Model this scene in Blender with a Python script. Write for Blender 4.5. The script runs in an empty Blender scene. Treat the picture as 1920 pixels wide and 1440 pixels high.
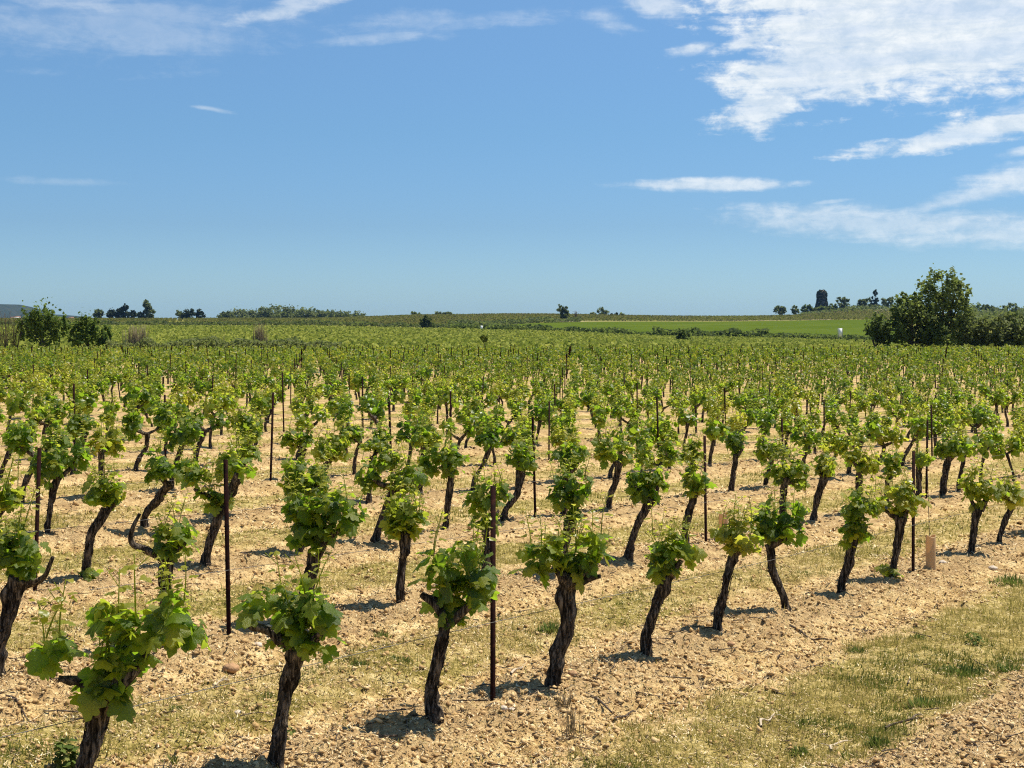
import bpy, math, random
import numpy as np
from mathutils import Matrix, Vector
random.seed(7)
rng = np.random.default_rng(11)
S = bpy.context.scene
COL = S.collection
R = math.radians

# ------------------------------------------------------------------ camera, sky, sun, exposure
F = 2500.0                      # focal length in photograph pixels (1920 wide)
CAMZ = 2.1
cam = bpy.data.cameras.new('camera'); camo = bpy.data.objects.new('camera', cam); COL.objects.link(camo)
cam.sensor_width = 36.0; cam.lens = 36.0 * F / 1920.0; cam.shift_y = -120.0 / 1920.0
cam.clip_start = 0.1; cam.clip_end = 20000
camo.location = (0, 0, CAMZ); camo.rotation_euler = (R(90), 0, 0)
S.camera = camo

SUN_EL, SUN_AZ = 64.0, 62.0     # azimuth: degrees right of the view direction
S.view_settings.view_transform = 'Standard'; S.view_settings.look = 'None'
S.view_settings.gamma = 1.0; S.view_settings.use_curve_mapping = False
S.view_settings.exposure = 0.45
S.cycles.use_denoising = False
S.cycles.pixel_filter_type = 'BLACKMAN_HARRIS'; S.cycles.filter_width = 1.15
S.cycles.max_bounces = 8; S.cycles.transparent_max_bounces = 8; S.cycles.volume_bounces = 1
S.cycles.diffuse_bounces = 3; S.cycles.glossy_bounces = 2; S.cycles.transmission_bounces = 4
S.cycles.sample_clamp_indirect = 6.0

class NT:
    """small node-tree writer"""
    def __init__(self, tree):
        self.t = tree
    def n(self, kind, **kw):
        nd = self.t.nodes.new(kind)
        for k, v in kw.items():
            setattr(nd, k, v)
        return nd
    def link(self, a, b):
        self.t.links.new(a, b)
    def put(self, sock, v):
        if hasattr(v, 'default_value') or hasattr(v, 'is_linked'):
            self.t.links.new(v, sock)
        else:
            sock.default_value = v
    def m(self, op, a, b=None, c=None, clamp=False):
        nd = self.n('ShaderNodeMath', operation=op); nd.use_clamp = clamp
        self.put(nd.inputs[0], a)
        if b is not None: self.put(nd.inputs[1], b)
        if c is not None: self.put(nd.inputs[2], c)
        return nd.outputs[0]
    def ss(self, x, lo, hi):
        nd = self.n('ShaderNodeMapRange', interpolation_type='SMOOTHSTEP')
        self.put(nd.inputs[0], x); self.put(nd.inputs[1], lo); self.put(nd.inputs[2], hi)
        return nd.outputs[0]
    def mix(self, f, a, b, mode='MIX'):
        nd = self.n('ShaderNodeMix', data_type='RGBA', blend_type=mode)
        self.put(nd.inputs[0], f); self.put(nd.inputs[6], a); self.put(nd.inputs[7], b)
        return nd.outputs[2]
    def noise(self, vec, scale, detail=3.0, rough=0.55, dist=0.0):
        nd = self.n('ShaderNodeTexNoise')
        if vec is not None: self.put(nd.inputs['Vector'], vec)
        nd.inputs['Scale'].default_value = scale; nd.inputs['Detail'].default_value = detail
        nd.inputs['Roughness'].default_value = rough; nd.inputs['Distortion'].default_value = dist
        return nd.outputs['Fac']
    def xyz(self, x, y, z):
        nd = self.n('ShaderNodeCombineXYZ')
        self.put(nd.inputs[0], x); self.put(nd.inputs[1], y); self.put(nd.inputs[2], z)
        return nd.outputs[0]
    def ramp(self, f, stops):
        nd = self.n('ShaderNodeValToRGB')
        self.put(nd.inputs[0], f)
        el = nd.color_ramp.elements
        while len(el) < len(stops): el.new(0.5)
        for e, (p, c) in zip(el, stops):
            e.position = p; e.color = (c[0], c[1], c[2], 1)
        return nd.outputs[0]

def c4(r, g, b): return (r, g, b, 1.0)

W = bpy.data.worlds.new('World'); S.world = W; W.use_nodes = True
w = NT(W.node_tree); W.node_tree.nodes.clear()
sky = w.n('ShaderNodeTexSky', sky_type='NISHITA')
sky.sun_disc = False; sky.sun_elevation = R(SUN_EL); sky.sun_rotation = R(SUN_AZ)
sky.altitude = 0; sky.air_density = 1.0; sky.dust_density = 0.35; sky.ozone_density = 2.2
tc = w.n('ShaderNodeTexCoord'); sp = w.n('ShaderNodeSeparateXYZ'); w.link(tc.outputs['Generated'], sp.inputs[0])
az = w.m('ARCTAN2', sp.outputs[0], sp.outputs[1])           # radians right of north (the view direction)
el = w.m('ARCSINE', sp.outputs[2])
nv = w.xyz(w.m('MULTIPLY', az, 1.0), w.m('MULTIPLY', el, 2.6), 0.0)
n1 = w.noise(nv, 9.0, 7.0, 0.58, 0.35)
n2 = w.noise(w.xyz(w.m('ADD', w.m('MULTIPLY', az, 0.55), 3.0), w.m('MULTIPLY', el, 4.2), 0.0), 16.0, 5.0, 0.6, 0.5)
n3 = w.noise(w.xyz(az, w.m('MULTIPLY', el, 1.7), 2.0), 52.0, 6.0, 0.66, 0.3)
grain = w.m('ADD', w.m('MULTIPLY', n1, 0.56), w.m('ADD', w.m('MULTIPLY', n2, 0.46), w.m('MULTIPLY', n3, 0.36)))   # about 0.69
# clouds stand at fixed bearings: (bearing, elevation, half width, half height, tilt, density) in milliradians
P_ = lambda px, py: ((px - 960) / 2.5, (600 - py) / 2.5)
CL = [(*P_(1790, 55), 122, 46, 0.04, 1.0, .46), (*P_(1560, 150), 76, 30, 0.05, 1.0, .2), (*P_(1440, 205), 34, 14, 0.15, .9, .10), (*P_(1580, 50), 36, 24, .4, .95, .12), (*P_(1850, 125), 80, 16, .22, .95, .10),
      (*P_(1960, -30), 150, 40, 0.1, 1.0, .2), (*P_(1400, 92), 36, 9, 0.25, .9, .02), (*P_(1295, 103), 20, 5, 0.15, .8, .1),
      (*P_(1850, 262), 92, 9.5, 0.13, .9, .22), (*P_(1905, 228), 40, 8, 0.2, .8, .1), (*P_(1325, 350), 64, 4.0, -0.02, .8, .25), (*P_(1890, 345), 46, 12, 0.22, .75, .1), (*P_(1900, 302), 26, 4, .15, .6, .1),
      (*P_(1690, 428), 112, 11, -0.05, .62, .22), (*P_(1850, 452), 110, 8.5, -.04, .6, .2), (*P_(1770, 385), 70, 6.5, 0.24, .65, .12), (*P_(1500, 415), 32, 6, 0.2, .6, .1),
      (*P_(530, 36), 56, 8, 0.30, .55, .08), (*P_(110, 20), 70, 16, -.15, .36, .12), (*P_(280, 75), 110, 26, .05, .24, .12), (*P_(1215, 10), 26, 13, -.4, .62, .12), (*P_(1140, 50), 26, 8, -.35, .4, .05),
      (*P_(860, 48), 100, 10, .08, .30, .04), (*P_(700, 82), 60, 5, .12, .3, .0), (*P_(-2, 310), 7, 5.5, 0, .7, .1), (*P_(408, 218), 15, 1.8, -.12, .42, .1), (*P_(150, 355), 40, 3, .0, .18, .1), (*P_(1545, 385), 14, 1.6, .1, .4, .1),
      (-580, 240, 180, 40, 0.1, 0.9, .1), (820, 190, 240, 40, 0.05, 0.9, .1), (300, 480, 300, 60, 0.2, 0.8, .1),
      (-300, 520, 260, 40, -0.1, 0.5, .1), (2200, 250, 300, 60, 0.1, 0.9, .1), (-2000, 300, 350, 60, 0.0, 0.8, .1)]
dens = None
for (a, e, ra, re, tl, d, bias) in CL:
    da = w.m('ADD', az, -a / 1000); de = w.m('ADD', el, -e / 1000)
    ct, st = math.cos(tl), math.sin(tl)
    u_ = w.m('ADD', w.m('MULTIPLY', da, ct * 1000 / ra), w.m('MULTIPLY', de, st * 1000 / ra))
    v_ = w.m('ADD', w.m('MULTIPLY', de, ct * 1000 / re), w.m('MULTIPLY', da, -st * 1000 / re))
    r2 = w.m('ADD', w.m('MULTIPLY', u_, u_), w.m('MULTIPLY', v_, v_))
    # full inside, falling to nothing at about 1.5 radii, the edge eaten by the grain
    edge = w.m('SUBTRACT', 1.05, w.m('SQRT', r2))
    val = w.m('ADD', w.m('MULTIPLY', edge, 0.75), w.m('MULTIPLY_ADD', grain, 2.7, -0.70 * 2.7 + bias))
    soft = w.m('MULTIPLY', w.ss(val, 0.0 if d > .85 else -0.12, 0.48 if d > .85 else 0.75), d)
    dens = soft if dens is None else w.m('MAXIMUM', dens, soft)
dens = w.m('MULTIPLY', dens, w.m('ADD', 0.72, w.m('MULTIPLY', w.ss(n2, 0.35, 0.62), 0.28)), clamp=True)
gr = w.ramp(el, [(0.0, (.46, .69, 1.02)), (.07, (.405, .58, .815)), (.14, (.45, .645, .815)), (.26, (.59, .77, .90)), (1.0, (.59, .77, .90))])
skyc = w.mix(1.0, sky.outputs[0], gr, 'MULTIPLY')
cloudc = w.mix(w.ss(n3, .3, .7), c4(5.2, 5.9, 6.5), c4(7.3, 7.5, 7.5))
skyc = w.mix(w.m('MULTIPLY', dens, 0.9), skyc, cloudc)
bg = w.n('ShaderNodeBackground'); bg.inputs[1].default_value = 0.10
w.link(skyc, bg.inputs[0])
wo = w.n('ShaderNodeOutputWorld'); w.link(bg.outputs[0], wo.inputs[0])

sun = bpy.data.lights.new('sun', 'SUN'); suno = bpy.data.objects.new('sun', sun); COL.objects.link(suno)
sun.energy = 5.0; sun.angle = R(0.53); sun.color = (1.0, 0.94, 0.82)
sd = Vector((math.cos(R(SUN_EL)) * math.sin(R(SUN_AZ)), math.cos(R(SUN_EL)) * math.cos(R(SUN_AZ)), math.sin(R(SUN_EL))))
suno.rotation_euler = (-sd).to_track_quat('-Z', 'Y').to_euler(); suno.location = (20, 20, 40)

# ------------------------------------------------------------------ mesh helpers
def mesh(name, V, tris=None, quads=None, mat=None, tint=None, smooth=False):
    V = np.asarray(V, np.float32).reshape(-1, 3)
    me = bpy.data.meshes.new(name)
    me.vertices.add(len(V)); me.vertices.foreach_set('co', V.ravel())
    idx = []; tot = []
    if tris is not None and len(tris):
        t = np.asarray(tris, np.int32).reshape(-1, 3); idx.append(t.ravel()); tot.append(np.full(len(t), 3, np.int32))
    if quads is not None and len(quads):
        q = np.asarray(quads, np.int32).reshape(-1, 4); idx.append(q.ravel()); tot.append(np.full(len(q), 4, np.int32))
    idx = np.concatenate(idx); tot = np.concatenate(tot)
    st = np.concatenate([[0], np.cumsum(tot)[:-1]]).astype(np.int32)
    me.loops.add(len(idx)); me.loops.foreach_set('vertex_index', idx)
    me.polygons.add(len(tot)); me.polygons.foreach_set('loop_start', st)
    try: me.polygons.foreach_set('loop_total', tot)
    except Exception: pass
    if smooth: me.polygons.foreach_set('use_smooth', np.ones(len(tot), bool))
    if tint is not None:
        at = me.attributes.new('tint', 'FLOAT', 'POINT'); at.data.foreach_set('value', np.asarray(tint, np.float32).ravel())
    if mat is not None: me.materials.append(mat)
    me.update(calc_edges=True)
    return me
def obj(name, me, parent=None, loc=None):
    o = bpy.data.objects.new(name, me); COL.objects.link(o)
    if parent is not None: o.parent = parent
    if loc is not None: o.location = loc
    return o
def tag(o, label=None, cat=None, group=None, kind=None):
    if label: o['label'] = label
    if cat: o['category'] = cat
    if group: o['group'] = group
    if kind: o['kind'] = kind
    return o
def empty(name, loc, label, cat, group=None):
    o = bpy.data.objects.new(name, None); COL.objects.link(o); o.location = loc
    o.empty_display_size = 0.2
    return tag(o, label, cat, group)
class MB:
    def __init__(self): self.V = []; self.T = []; self.Q = []; self.C = []; self.k = 0
    def add(self, V, T=None, Q=None, c=None):
        V = np.asarray(V, np.float32).reshape(-1, 3)
        if T is not None and len(T): self.T.append(np.asarray(T).reshape(-1, 3) + self.k)
        if Q is not None and len(Q): self.Q.append(np.asarray(Q).reshape(-1, 4) + self.k)
        self.C.append(np.broadcast_to(np.asarray(0.0 if c is None else c, np.float32), (len(V),)))
        self.V.append(V); self.k += len(V)
    def make(self, name, mat, smooth=False):
        return mesh(name, np.concatenate(self.V), np.concatenate(self.T) if self.T else None,
                    np.concatenate(self.Q) if self.Q else None, mat, np.concatenate(self.C), smooth)
def h2(i, j, s):
    h = (i.astype(np.int64) * 374761393 + j.astype(np.int64) * 668265263 + s * 1274126177) & 0x7fffffff
    h = ((h ^ (h >> 13)) * 1274126177) & 0x7fffffff
    return ((h ^ (h >> 16)) & 0xffff) / 65535.0
def vn(x, y, f, s=0):
    x = np.asarray(x, float) * f; y = np.asarray(y, float) * f
    i = np.floor(x); j = np.floor(y); a = x - i; b = y - j
    a = a * a * (3 - 2 * a); b = b * b * (3 - 2 * b)
    i = i.astype(np.int64); j = j.astype(np.int64)
    return (h2(i, j, s) * (1 - a) + h2(i + 1, j, s) * a) * (1 - b) + (h2(i, j + 1, s) * (1 - a) + h2(i + 1, j + 1, s) * a) * b
def sstep(x, a, b):
    t = np.clip((np.asarray(x, float) - a) / (b - a), 0, 1); return t * t * (3 - 2 * t)

# ------------------------------------------------------------------ terrain: depth below the lens
def drop_near(X, Y):
    X = np.asarray(X, float); Y = np.asarray(Y, float)
    b = np.where(Y < 45, 2.1 + .01965 * Y - 1.0e-4 * Y * Y, 0.0)
    d45 = 2.1 + .01965 * 45 - 1.0e-4 * 2025
    t = np.clip((Y - 45) / 105, 0, 1)
    b = np.where(Y >= 45, d45 + (3.95 - d45) * t, b)
    return b + .04351 * 8 * np.tanh(X / 8) * (1 - sstep(Y, 45, 120))
TZ = np.array([150, 165, 300, 450, 500, 620, 750, 880, 1000, 1200, 1500, 2500, 6500.])
TT = np.array([-.8, -.384, -.16, -.05, 0, .15, .27, .384, .8])
TP = np.array([   # photograph row of the bare ground at that bearing and distance
 [665.8]*9, [664.5, 664.5, 664.5, 664.5, 664.5, 665, 665, 665, 665],
 [634, 634, 635, 637, 639, 646, 650, 652, 652], [614, 614, 615, 619, 622, 634, 641, 645, 645],
 [611, 611, 611.5, 616, 619.5, 628.5, 634, 637, 637], [606, 606, 607, 610, 612, 615, 617, 619, 619],
 [602.5, 602.5, 602, 602, 604.5, 605, 602.5, 606, 606], [600.5, 600.5, 600.5, 595, 594, 599, 597, 596, 596],
 [599.3, 599.3, 599, 592, 590.5, 595, 593, 592, 592], [599.5, 599.5, 599.5, 593, 591.5, 596, 593.5, 592, 592],
 [600.3, 600.3, 600.3, 597, 596, 598, 598, 598, 598], [600.5]*9, [600.3]*9])
TD = (TP - 600) / F * TZ[:, None]
def drop_far(X, Y):
    t = np.clip(X / Y, -.79, .79); z = np.clip(Y, 150, 6499)
    i = np.clip(np.searchsorted(TZ, z, 'right') - 1, 0, len(TZ) - 2); j = np.clip(np.searchsorted(TT, t, 'right') - 1, 0, len(TT) - 2)
    a = (z - TZ[i]) / (TZ[i + 1] - TZ[i]); b = (t - TT[j]) / (TT[j + 1] - TT[j]); b = b * b * (3 - 2 * b)
    d = (TD[i, j] * (1 - b) + TD[i, j + 1] * b) * (1 - a) + (TD[i + 1, j] * (1 - b) + TD[i + 1, j + 1] * b) * a
    px = 960 + F * t
    d = d - 6.6 * np.exp(-((px - 1625) / 105.) ** 2 - ((z - 1120) / 150.) ** 2)
    d = d - 3.0 * np.exp(-((px - 1890) / 120.) ** 2 - ((z - 1050) / 160.) ** 2)
    return d
def gz(X, Y):
    X = np.asarray(X, float); Y = np.asarray(Y, float)
    return CAMZ - np.where(Y <= 150, drop_near(X, Y), drop_far(X, np.maximum(Y, 1)))
# vineyard lattice: stakes stand where n is a multiple of six, vines at the half steps
O0 = np.array((-.10827, 7.59911)); U = np.array((.66234, .87372)); VV = np.array((-1.79633, 1.3709))
VL = np.hypot(*VV); VH = VV / VL; UH = U / np.hypot(*U)
def lat(n, j): return O0 + n * U + j * VV
def rowfrac(X, Y):
    s = ((X - O0[0]) * VH[0] + (Y - O0[1]) * VH[1]) / VL
    return np.abs(s - np.round(s))
def grassy(X, Y):
    s = ((X - O0[0]) * VH[0] + (Y - O0[1]) * VH[1]) / VL
    front = s < 0                                   # the strip before the first row lies nearer the camera and is wider
    d = np.abs(s - np.floor(s) - np.where(front, .39, .5)) - np.where(front, .05, 0)
    m = 1 - sstep(d + (vn(X, Y, 1.1, 3) - .5) * .16 + (vn(X, Y, 4.0, 4) - .5) * .12, .14, .25)
    return m * np.where(front, .8 + .2 * sstep(vn(X, Y, .9, 5), .3, .6), .5 + .5 * sstep(vn(X, Y, .55, 5), .3, .6))
def relief(X, Y):
    """clods and ridges: metres"""
    g = grassy(X, Y); f = rowfrac(X, Y)
    k = 1 - .7 * g
    r = (vn(X, Y, 3.1, 8) - .5) * .045 + (vn(X, Y, 8.5, 9) - .5) * .040 + np.abs(vn(X, Y, 13, 10) - .5) * .06 + np.abs(vn(X, Y, 21, 13) - .5) * .045 + (vn(X, Y, 33, 12) - .5) * .026
    fade = sstep(Y, 60, 25)
    return (r * k + .05 * (1 - sstep(f, .04, .24)) - .025 * np.exp(-((f - .27) / .05) ** 2)) * fade
def ground_hit(px, py):
    """where the sight line through a photograph pixel meets the ground"""
    lo, hi = 3.0, 150.0
    if py <= 666: return None
    ys = np.linspace(lo, hi, 6000); xs = (px - 960) / F * ys
    d = 600 + F * drop_near(xs, ys) / ys - py
    k = int(np.argmax(d < 0)); Y = float(ys[k])
    return (px - 960) / F * Y, Y
def at(px, py, Y): return ((px - 960) / F * Y, Y, CAMZ - (py - 600) / F * Y)

# ------------------------------------------------------------------ materials
def material(name):
    m = bpy.data.materials.new(name); m.use_nodes = True
    t = NT(m.node_tree); m.node_tree.nodes.clear()
    out = t.n('ShaderNodeOutputMaterial')
    return m, t, out
def principled(t, out, col, rough=.8, spec=.3, bump=None, bdist=.01, bstr=1.0):
    p = t.n('ShaderNodeBsdfPrincipled')
    t.put(p.inputs['Base Color'], col); t.put(p.inputs['Roughness'], rough)
    p.inputs['Specular IOR Level'].default_value = spec
    if bump is not None:
        b = t.n('ShaderNodeBump'); b.inputs['Distance'].default_value = bdist; b.inputs['Strength'].default_value = bstr
        t.put(b.inputs['Height'], bump); t.link(b.outputs[0], p.inputs['Normal'])
    if out is not None: t.link(p.outputs[0], out.inputs[0])
    return p

def leaf_material(name, use_object):
    m, t, out = material(name)
    if use_object:
        oi = t.n('ShaderNodeObjectInfo'); sx = t.n('ShaderNodeSeparateColor'); t.link(oi.outputs['Color'], sx.inputs[0])
        f = sx.outputs[0]
    else:
        at_ = t.n('ShaderNodeAttribute'); at_.attribute_name = 'tint'
        oi = t.n('ShaderNodeObjectInfo'); sx = t.n('ShaderNodeSeparateColor'); t.link(oi.outputs['Color'], sx.inputs[0])
        f = t.m('ADD', at_.outputs['Fac'], t.m('SUBTRACT', sx.outputs[0], 0.5), clamp=True)
    geo = t.n('ShaderNodeNewGeometry'); tcn = t.n('ShaderNodeTexCoord')
    vein = t.noise(tcn.outputs['Object'], 24.0, 2.0)
    f2 = t.m('ADD', f, t.m('MULTIPLY', t.m('SUBTRACT', vein, .5), .25), clamp=True)
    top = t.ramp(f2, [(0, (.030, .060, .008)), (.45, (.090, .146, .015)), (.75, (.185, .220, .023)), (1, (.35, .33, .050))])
    under = t.mix(.35, top, c4(.14, .19, .07))
    base = t.mix(geo.outputs['Backfacing'], top, under)
    p = principled(t, None, base, .36, .50, vein, .006, .6)
    tr = t.n('ShaderNodeBsdfTranslucent')
    t.put(tr.inputs[0], t.ramp(f2, [(0, (.11, .24, .012)), (.5, (.31, .48, .022)), (1, (.66, .63, .06))]))
    mx = t.n('ShaderNodeMixShader'); mx.inputs[0].default_value = .60
    t.link(p.outputs[0], mx.inputs[1]); t.link(tr.outputs[0], mx.inputs[2]); t.link(mx.outputs[0], out.inputs[0])
    return m
M_leaf = leaf_material('vine_leaf', True)
M_leaves = leaf_material('vine_leaves', False)

def bark_material(name, dark, light, sc):
    m, t, out = material(name)
    tcn = t.n('ShaderNodeTexCoord'); mp = t.n('ShaderNodeMapping'); mp.inputs['Scale'].default_value = (1, 1, .16)
    t.link(tcn.outputs['Object'], mp.inputs[0])
    a = t.noise(mp.outputs[0], sc, 5, .65, .6); b = t.noise(tcn.outputs['Object'], 9, 3)
    f = t.ss(t.m('ADD', t.m('MULTIPLY', a, .9), t.m('MULTIPLY', b, .2)), .42, .70)
    principled(t, out, t.ramp(f, [(0, dark), (.5, tuple((x + y) * .30 for x, y in zip(dark, light))), (1, light)]), .92, .12, a, .03, 1.0)
    return m
M_bark = bark_material('vine_bark', (.012, .008, .005), (.25, .195, .145), 62)
M_tbark = bark_material('tree_bark', (.03, .025, .018), (.14, .11, .08), 9)

def flat_material(name, col, rough=.8, spec=.3, var=.25, sc=20, bump=.0):
    m, t, out = material(name)
    tcn = t.n('ShaderNodeTexCoord'); a = t.noise(tcn.outputs['Object'], sc, 4, .6)
    lo = tuple(x * (1 - var) for x in col); hi = tuple(min(1, x * (1 + var)) for x in col)
    principled(t, out, t.mix(a, c4(*lo), c4(*hi)), rough, spec, a if bump else None, bump, 1)
    return m
def rust_material():
    m, t, out = material('rusty_steel')
    tcn = t.n('ShaderNodeTexCoord'); a = t.noise(tcn.outputs['Object'], 22, 5, .65); b = t.noise(tcn.outputs['Object'], 160, 2)
    col = t.ramp(t.ss(a, .3, .72), [(0, (.008, .003, .003)), (.6, (.020, .006, .005)), (1, (.055, .018, .010))])
    principled(t, out, col, t.m('ADD', .7, t.m('MULTIPLY', a, .3)), .08, b, .002, .8)
    return m
M_rust = rust_material()
M_wire = flat_material('wire_steel', (.12, .11, .10), .6, .3)
M_rod = flat_material('dark_rod', (.05, .04, .032), .6)
M_green = flat_material('green_shoot', (.16, .20, .05), .6, .3)
def tube_material():
    m, t, out = material('tan_plastic')
    tcn = t.n('ShaderNodeTexCoord'); a = t.noise(tcn.outputs['Object'], 14, 4)
    p = principled(t, None, t.mix(a, c4(.64, .46, .24), c4(.78, .59, .34)), .5, .4)
    tr = t.n('ShaderNodeBsdfTranslucent'); tr.inputs[0].default_value = c4(.80, .54, .26)
    mx = t.n('ShaderNodeMixShader'); mx.inputs[0].default_value = .4
    t.link(p.outputs[0], mx.inputs[1]); t.link(tr.outputs[0], mx.inputs[2]); t.link(mx.outputs[0], out.inputs[0])
    return m
M_tube = tube_material()
M_twig = bark_material('dead_twig', (.07, .045, .03), (.34, .26, .19), 60)
M_pale = flat_material('pale_stick', (.5, .40, .28), .85)
M_stone = flat_material('limestone', (.58, .48, .37), .9, .2, .3, 30, .01)
M_white = flat_material('white_paint', (.8, .8, .8), .6)
M_grey = flat_material('grey_metal', (.22, .23, .25), .5)

def soil_nodes(t, P):
    """returns colour and height for the tilled soil and the grass strips, both from world position"""
    sp_ = t.n('ShaderNodeSeparateXYZ'); t.link(P, sp_.inputs[0])
    s = t.m('ADD', t.m('MULTIPLY', t.m('ADD', sp_.outputs[0], -O0[0]), VH[0] / VL), t.m('MULTIPLY', t.m('ADD', sp_.outputs[1], -O0[1]), VH[1] / VL))
    f = t.m('ABSOLUTE', t.m('SUBTRACT', s, t.m('ROUND', s)))
    front = t.m('LESS_THAN', s, 0.0)
    gd_ = t.m('SUBTRACT', t.m('ABSOLUTE', t.m('SUBTRACT', t.m('FRACT', s), t.m('MULTIPLY_ADD', front, -.11, .5))), t.m('MULTIPLY', front, .05))
    nA = t.noise(P, 1.2, 4, .6); nB = t.noise(P, 5.5, 5, .65); nC = t.noise(P, 26, 5, .7); nD = t.noise(P, 90, 3, .7); nE = t.noise(P, .55, 3)
    vo = t.n('ShaderNodeTexVoronoi'); t.link(P, vo.inputs['Vector']); vo.inputs['Scale'].default_value = 34
    vo2 = t.n('ShaderNodeTexVoronoi'); t.link(P, vo2.inputs['Vector']); vo2.inputs['Scale'].default_value = 85
    soil = t.ramp(t.ss(t.m('ADD', t.m('MULTIPLY', nB, .55), t.m('MULTIPLY', nC, .5)), .36, .70),
                  [(0, (.19, .108, .043)), (.28, (.42, .270, .110)), (.60, (.575, .40, .172)), (1, (.79, .61, .31))])
    soil = t.mix(t.m('MULTIPLY', t.ss(nA, .45, .68), .5), soil, c4(.70, .50, .255))
    band = t.m('MULTIPLY', t.ss(t.m('ADD', f, t.m('MULTIPLY', t.m('SUBTRACT', nB, .5), .25)), .24, .08), .55)
    soil = t.mix(band, soil, t.mix(nC, c4(.24, .145, .068), c4(.48, .335, .175)))
    soil = t.mix(t.m('MULTIPLY', t.ss(nD, .60, .72), .45), soil, c4(.88, .72, .46))
    soil = t.mix(t.m('MULTIPLY', t.ss(nD, .45, .32), .75), soil, c4(.15, .075, .030))  # dark speckles: shade of small pits put into the soil colour
    g = t.ss(t.m('ADD', gd_, t.m('ADD', t.m('MULTIPLY', t.m('SUBTRACT', nA, .5), .30), t.m('MULTIPLY', t.m('SUBTRACT', nB, .5), .22))), .25, .13)
    g = t.m('MULTIPLY', g, t.m('MAXIMUM', t.m('MULTIPLY', front, .85), t.m('ADD', .5, t.m('MULTIPLY', t.ss(nE, .36, .60), .48))))
    grass = t.ramp(t.ss(t.m('ADD', t.m('MULTIPLY', nB, .5), t.m('MULTIPLY', nC, .5)), .36, .66),
                   [(0, (.13, .11, .022)), (.35, (.27, .21, .055)), (.7, (.43, .335, .115)), (1, (.60, .47, .21))])
    col = t.mix(g, soil, grass)
    hgt = t.m('ADD', t.m('ADD', t.m('MULTIPLY', nC, 1.0), t.m('MULTIPLY', nD, .35)), t.m('ADD', t.m('MULTIPLY', vo.outputs[0], -.4), t.m('MULTIPLY', vo2.outputs[0], -.3)))
    return col, hgt
M_soil, t, out = material('tilled_soil')
geo = t.n('ShaderNodeNewGeometry')
col, hgt = soil_nodes(t, geo.outputs['Position'])
principled(t, out, col, .95, .04, hgt, .020, 1.0)

def field_material(name, a, b, c, sc):
    m, t, out = material(name); geo = t.n('ShaderNodeNewGeometry')
    n = t.noise(geo.outputs['Position'], sc, 5, .6); n2 = t.noise(geo.outputs['Position'], sc * 9, 3, .6)
    principled(t, out, t.ramp(t.m('ADD', t.m('MULTIPLY', n, .65), t.m('MULTIPLY', n2, .35)), [(.3, a), (.5, b), (.7, c)]), 1.0, .0)
    return m
M_farsoil = field_material('far_soil', (.13, .14, .025), (.19, .18, .045), (.26, .23, .07), .02)
M_meadow = field_material('meadow_grass', (.058, .088, .010), (.078, .112, .013), (.11, .135, .022), .03)
M_track = field_material('dirt_track', (.40, .33, .22), (.48, .40, .28), (.55, .47, .33), .2)
M_hill = field_material('scrub_hill', (.015, .025, .015), (.03, .038, .024), (.06, .06, .04), .004)

def foliage_material(name, dark, mid, light, trans=.25, gloss=.5):
    m, t, out = material(name)
    at_ = t.n('ShaderNodeAttribute'); at_.attribute_name = 'tint'
    col = t.ramp(at_.outputs['Fac'], [(0, dark), (.5, mid), (1, light)])
    p = principled(t, None, col, max(gloss, .7), .12)
    tr = t.n('ShaderNodeBsdfTranslucent'); t.put(tr.inputs[0], t.mix(.5, col, c4(.22, .28, .05)))
    mx = t.n('ShaderNodeMixShader'); mx.inputs[0].default_value = trans
    t.link(p.outputs[0], mx.inputs[1]); t.link(tr.outputs[0], mx.inputs[2]); t.link(mx.outputs[0], out.inputs[0])
    return m
M_grass = foliage_material('dry_grass', (.075, .105, .014), (.25, .205, .045), (.56, .43, .15), .3, .9)
M_weed = foliage_material('green_weed', (.05, .085, .015), (.11, .155, .03), (.30, .29, .08), .35, .7)
M_dead = foliage_material('dead_stems', (.05, .035, .025), (.16, .11, .07), (.36, .28, .18), .1, .8)
M_reed = foliage_material('dry_reed', (.16, .12, .07), (.32, .25, .14), (.5, .42, .27), .3, .7)
M_straw = foliage_material('straw_litter', (.045, .026, .014), (.42, .28, .14), (.88, .72, .45), .05, .85)
M_clod = foliage_material('soil_clod', (.28, .16, .065), (.54, .35, .155), (.80, .60, .32), .0, .95)
M_tree = foliage_material('tree_leaves', (.030, .048, .012), (.11, .15, .036), (.21, .25, .075), .55)
M_treey = foliage_material('bright_tree_leaves', (.028, .060, .010), (.085, .145, .022), (.18, .24, .04), .5)
M_conifer = foliage_material('conifer_leaves', (.008, .016, .008), (.018, .03, .013), (.04, .055, .02), .1)
M_oak = foliage_material('grey_green_leaves', (.03, .045, .016), (.12, .14, .050), (.21, .23, .085), .45)
M_farvine = foliage_material('far_vine_leaves', (.08, .11, .014), (.20, .245, .03), (.36, .36, .06), .38)
M_hillvine = foliage_material('hillside_vine_leaves', (.13, .085, .035), (.15, .145, .03), (.25, .245, .05), .35)
M_ivy = foliage_material('ivy_leaves', (.008, .014, .008), (.016, .026, .012), (.035, .05, .02), .1)
M_ruin = flat_material('rubble_masonry', (.24, .20, .17), .95, .1, .5, 1.2, .1)

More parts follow.
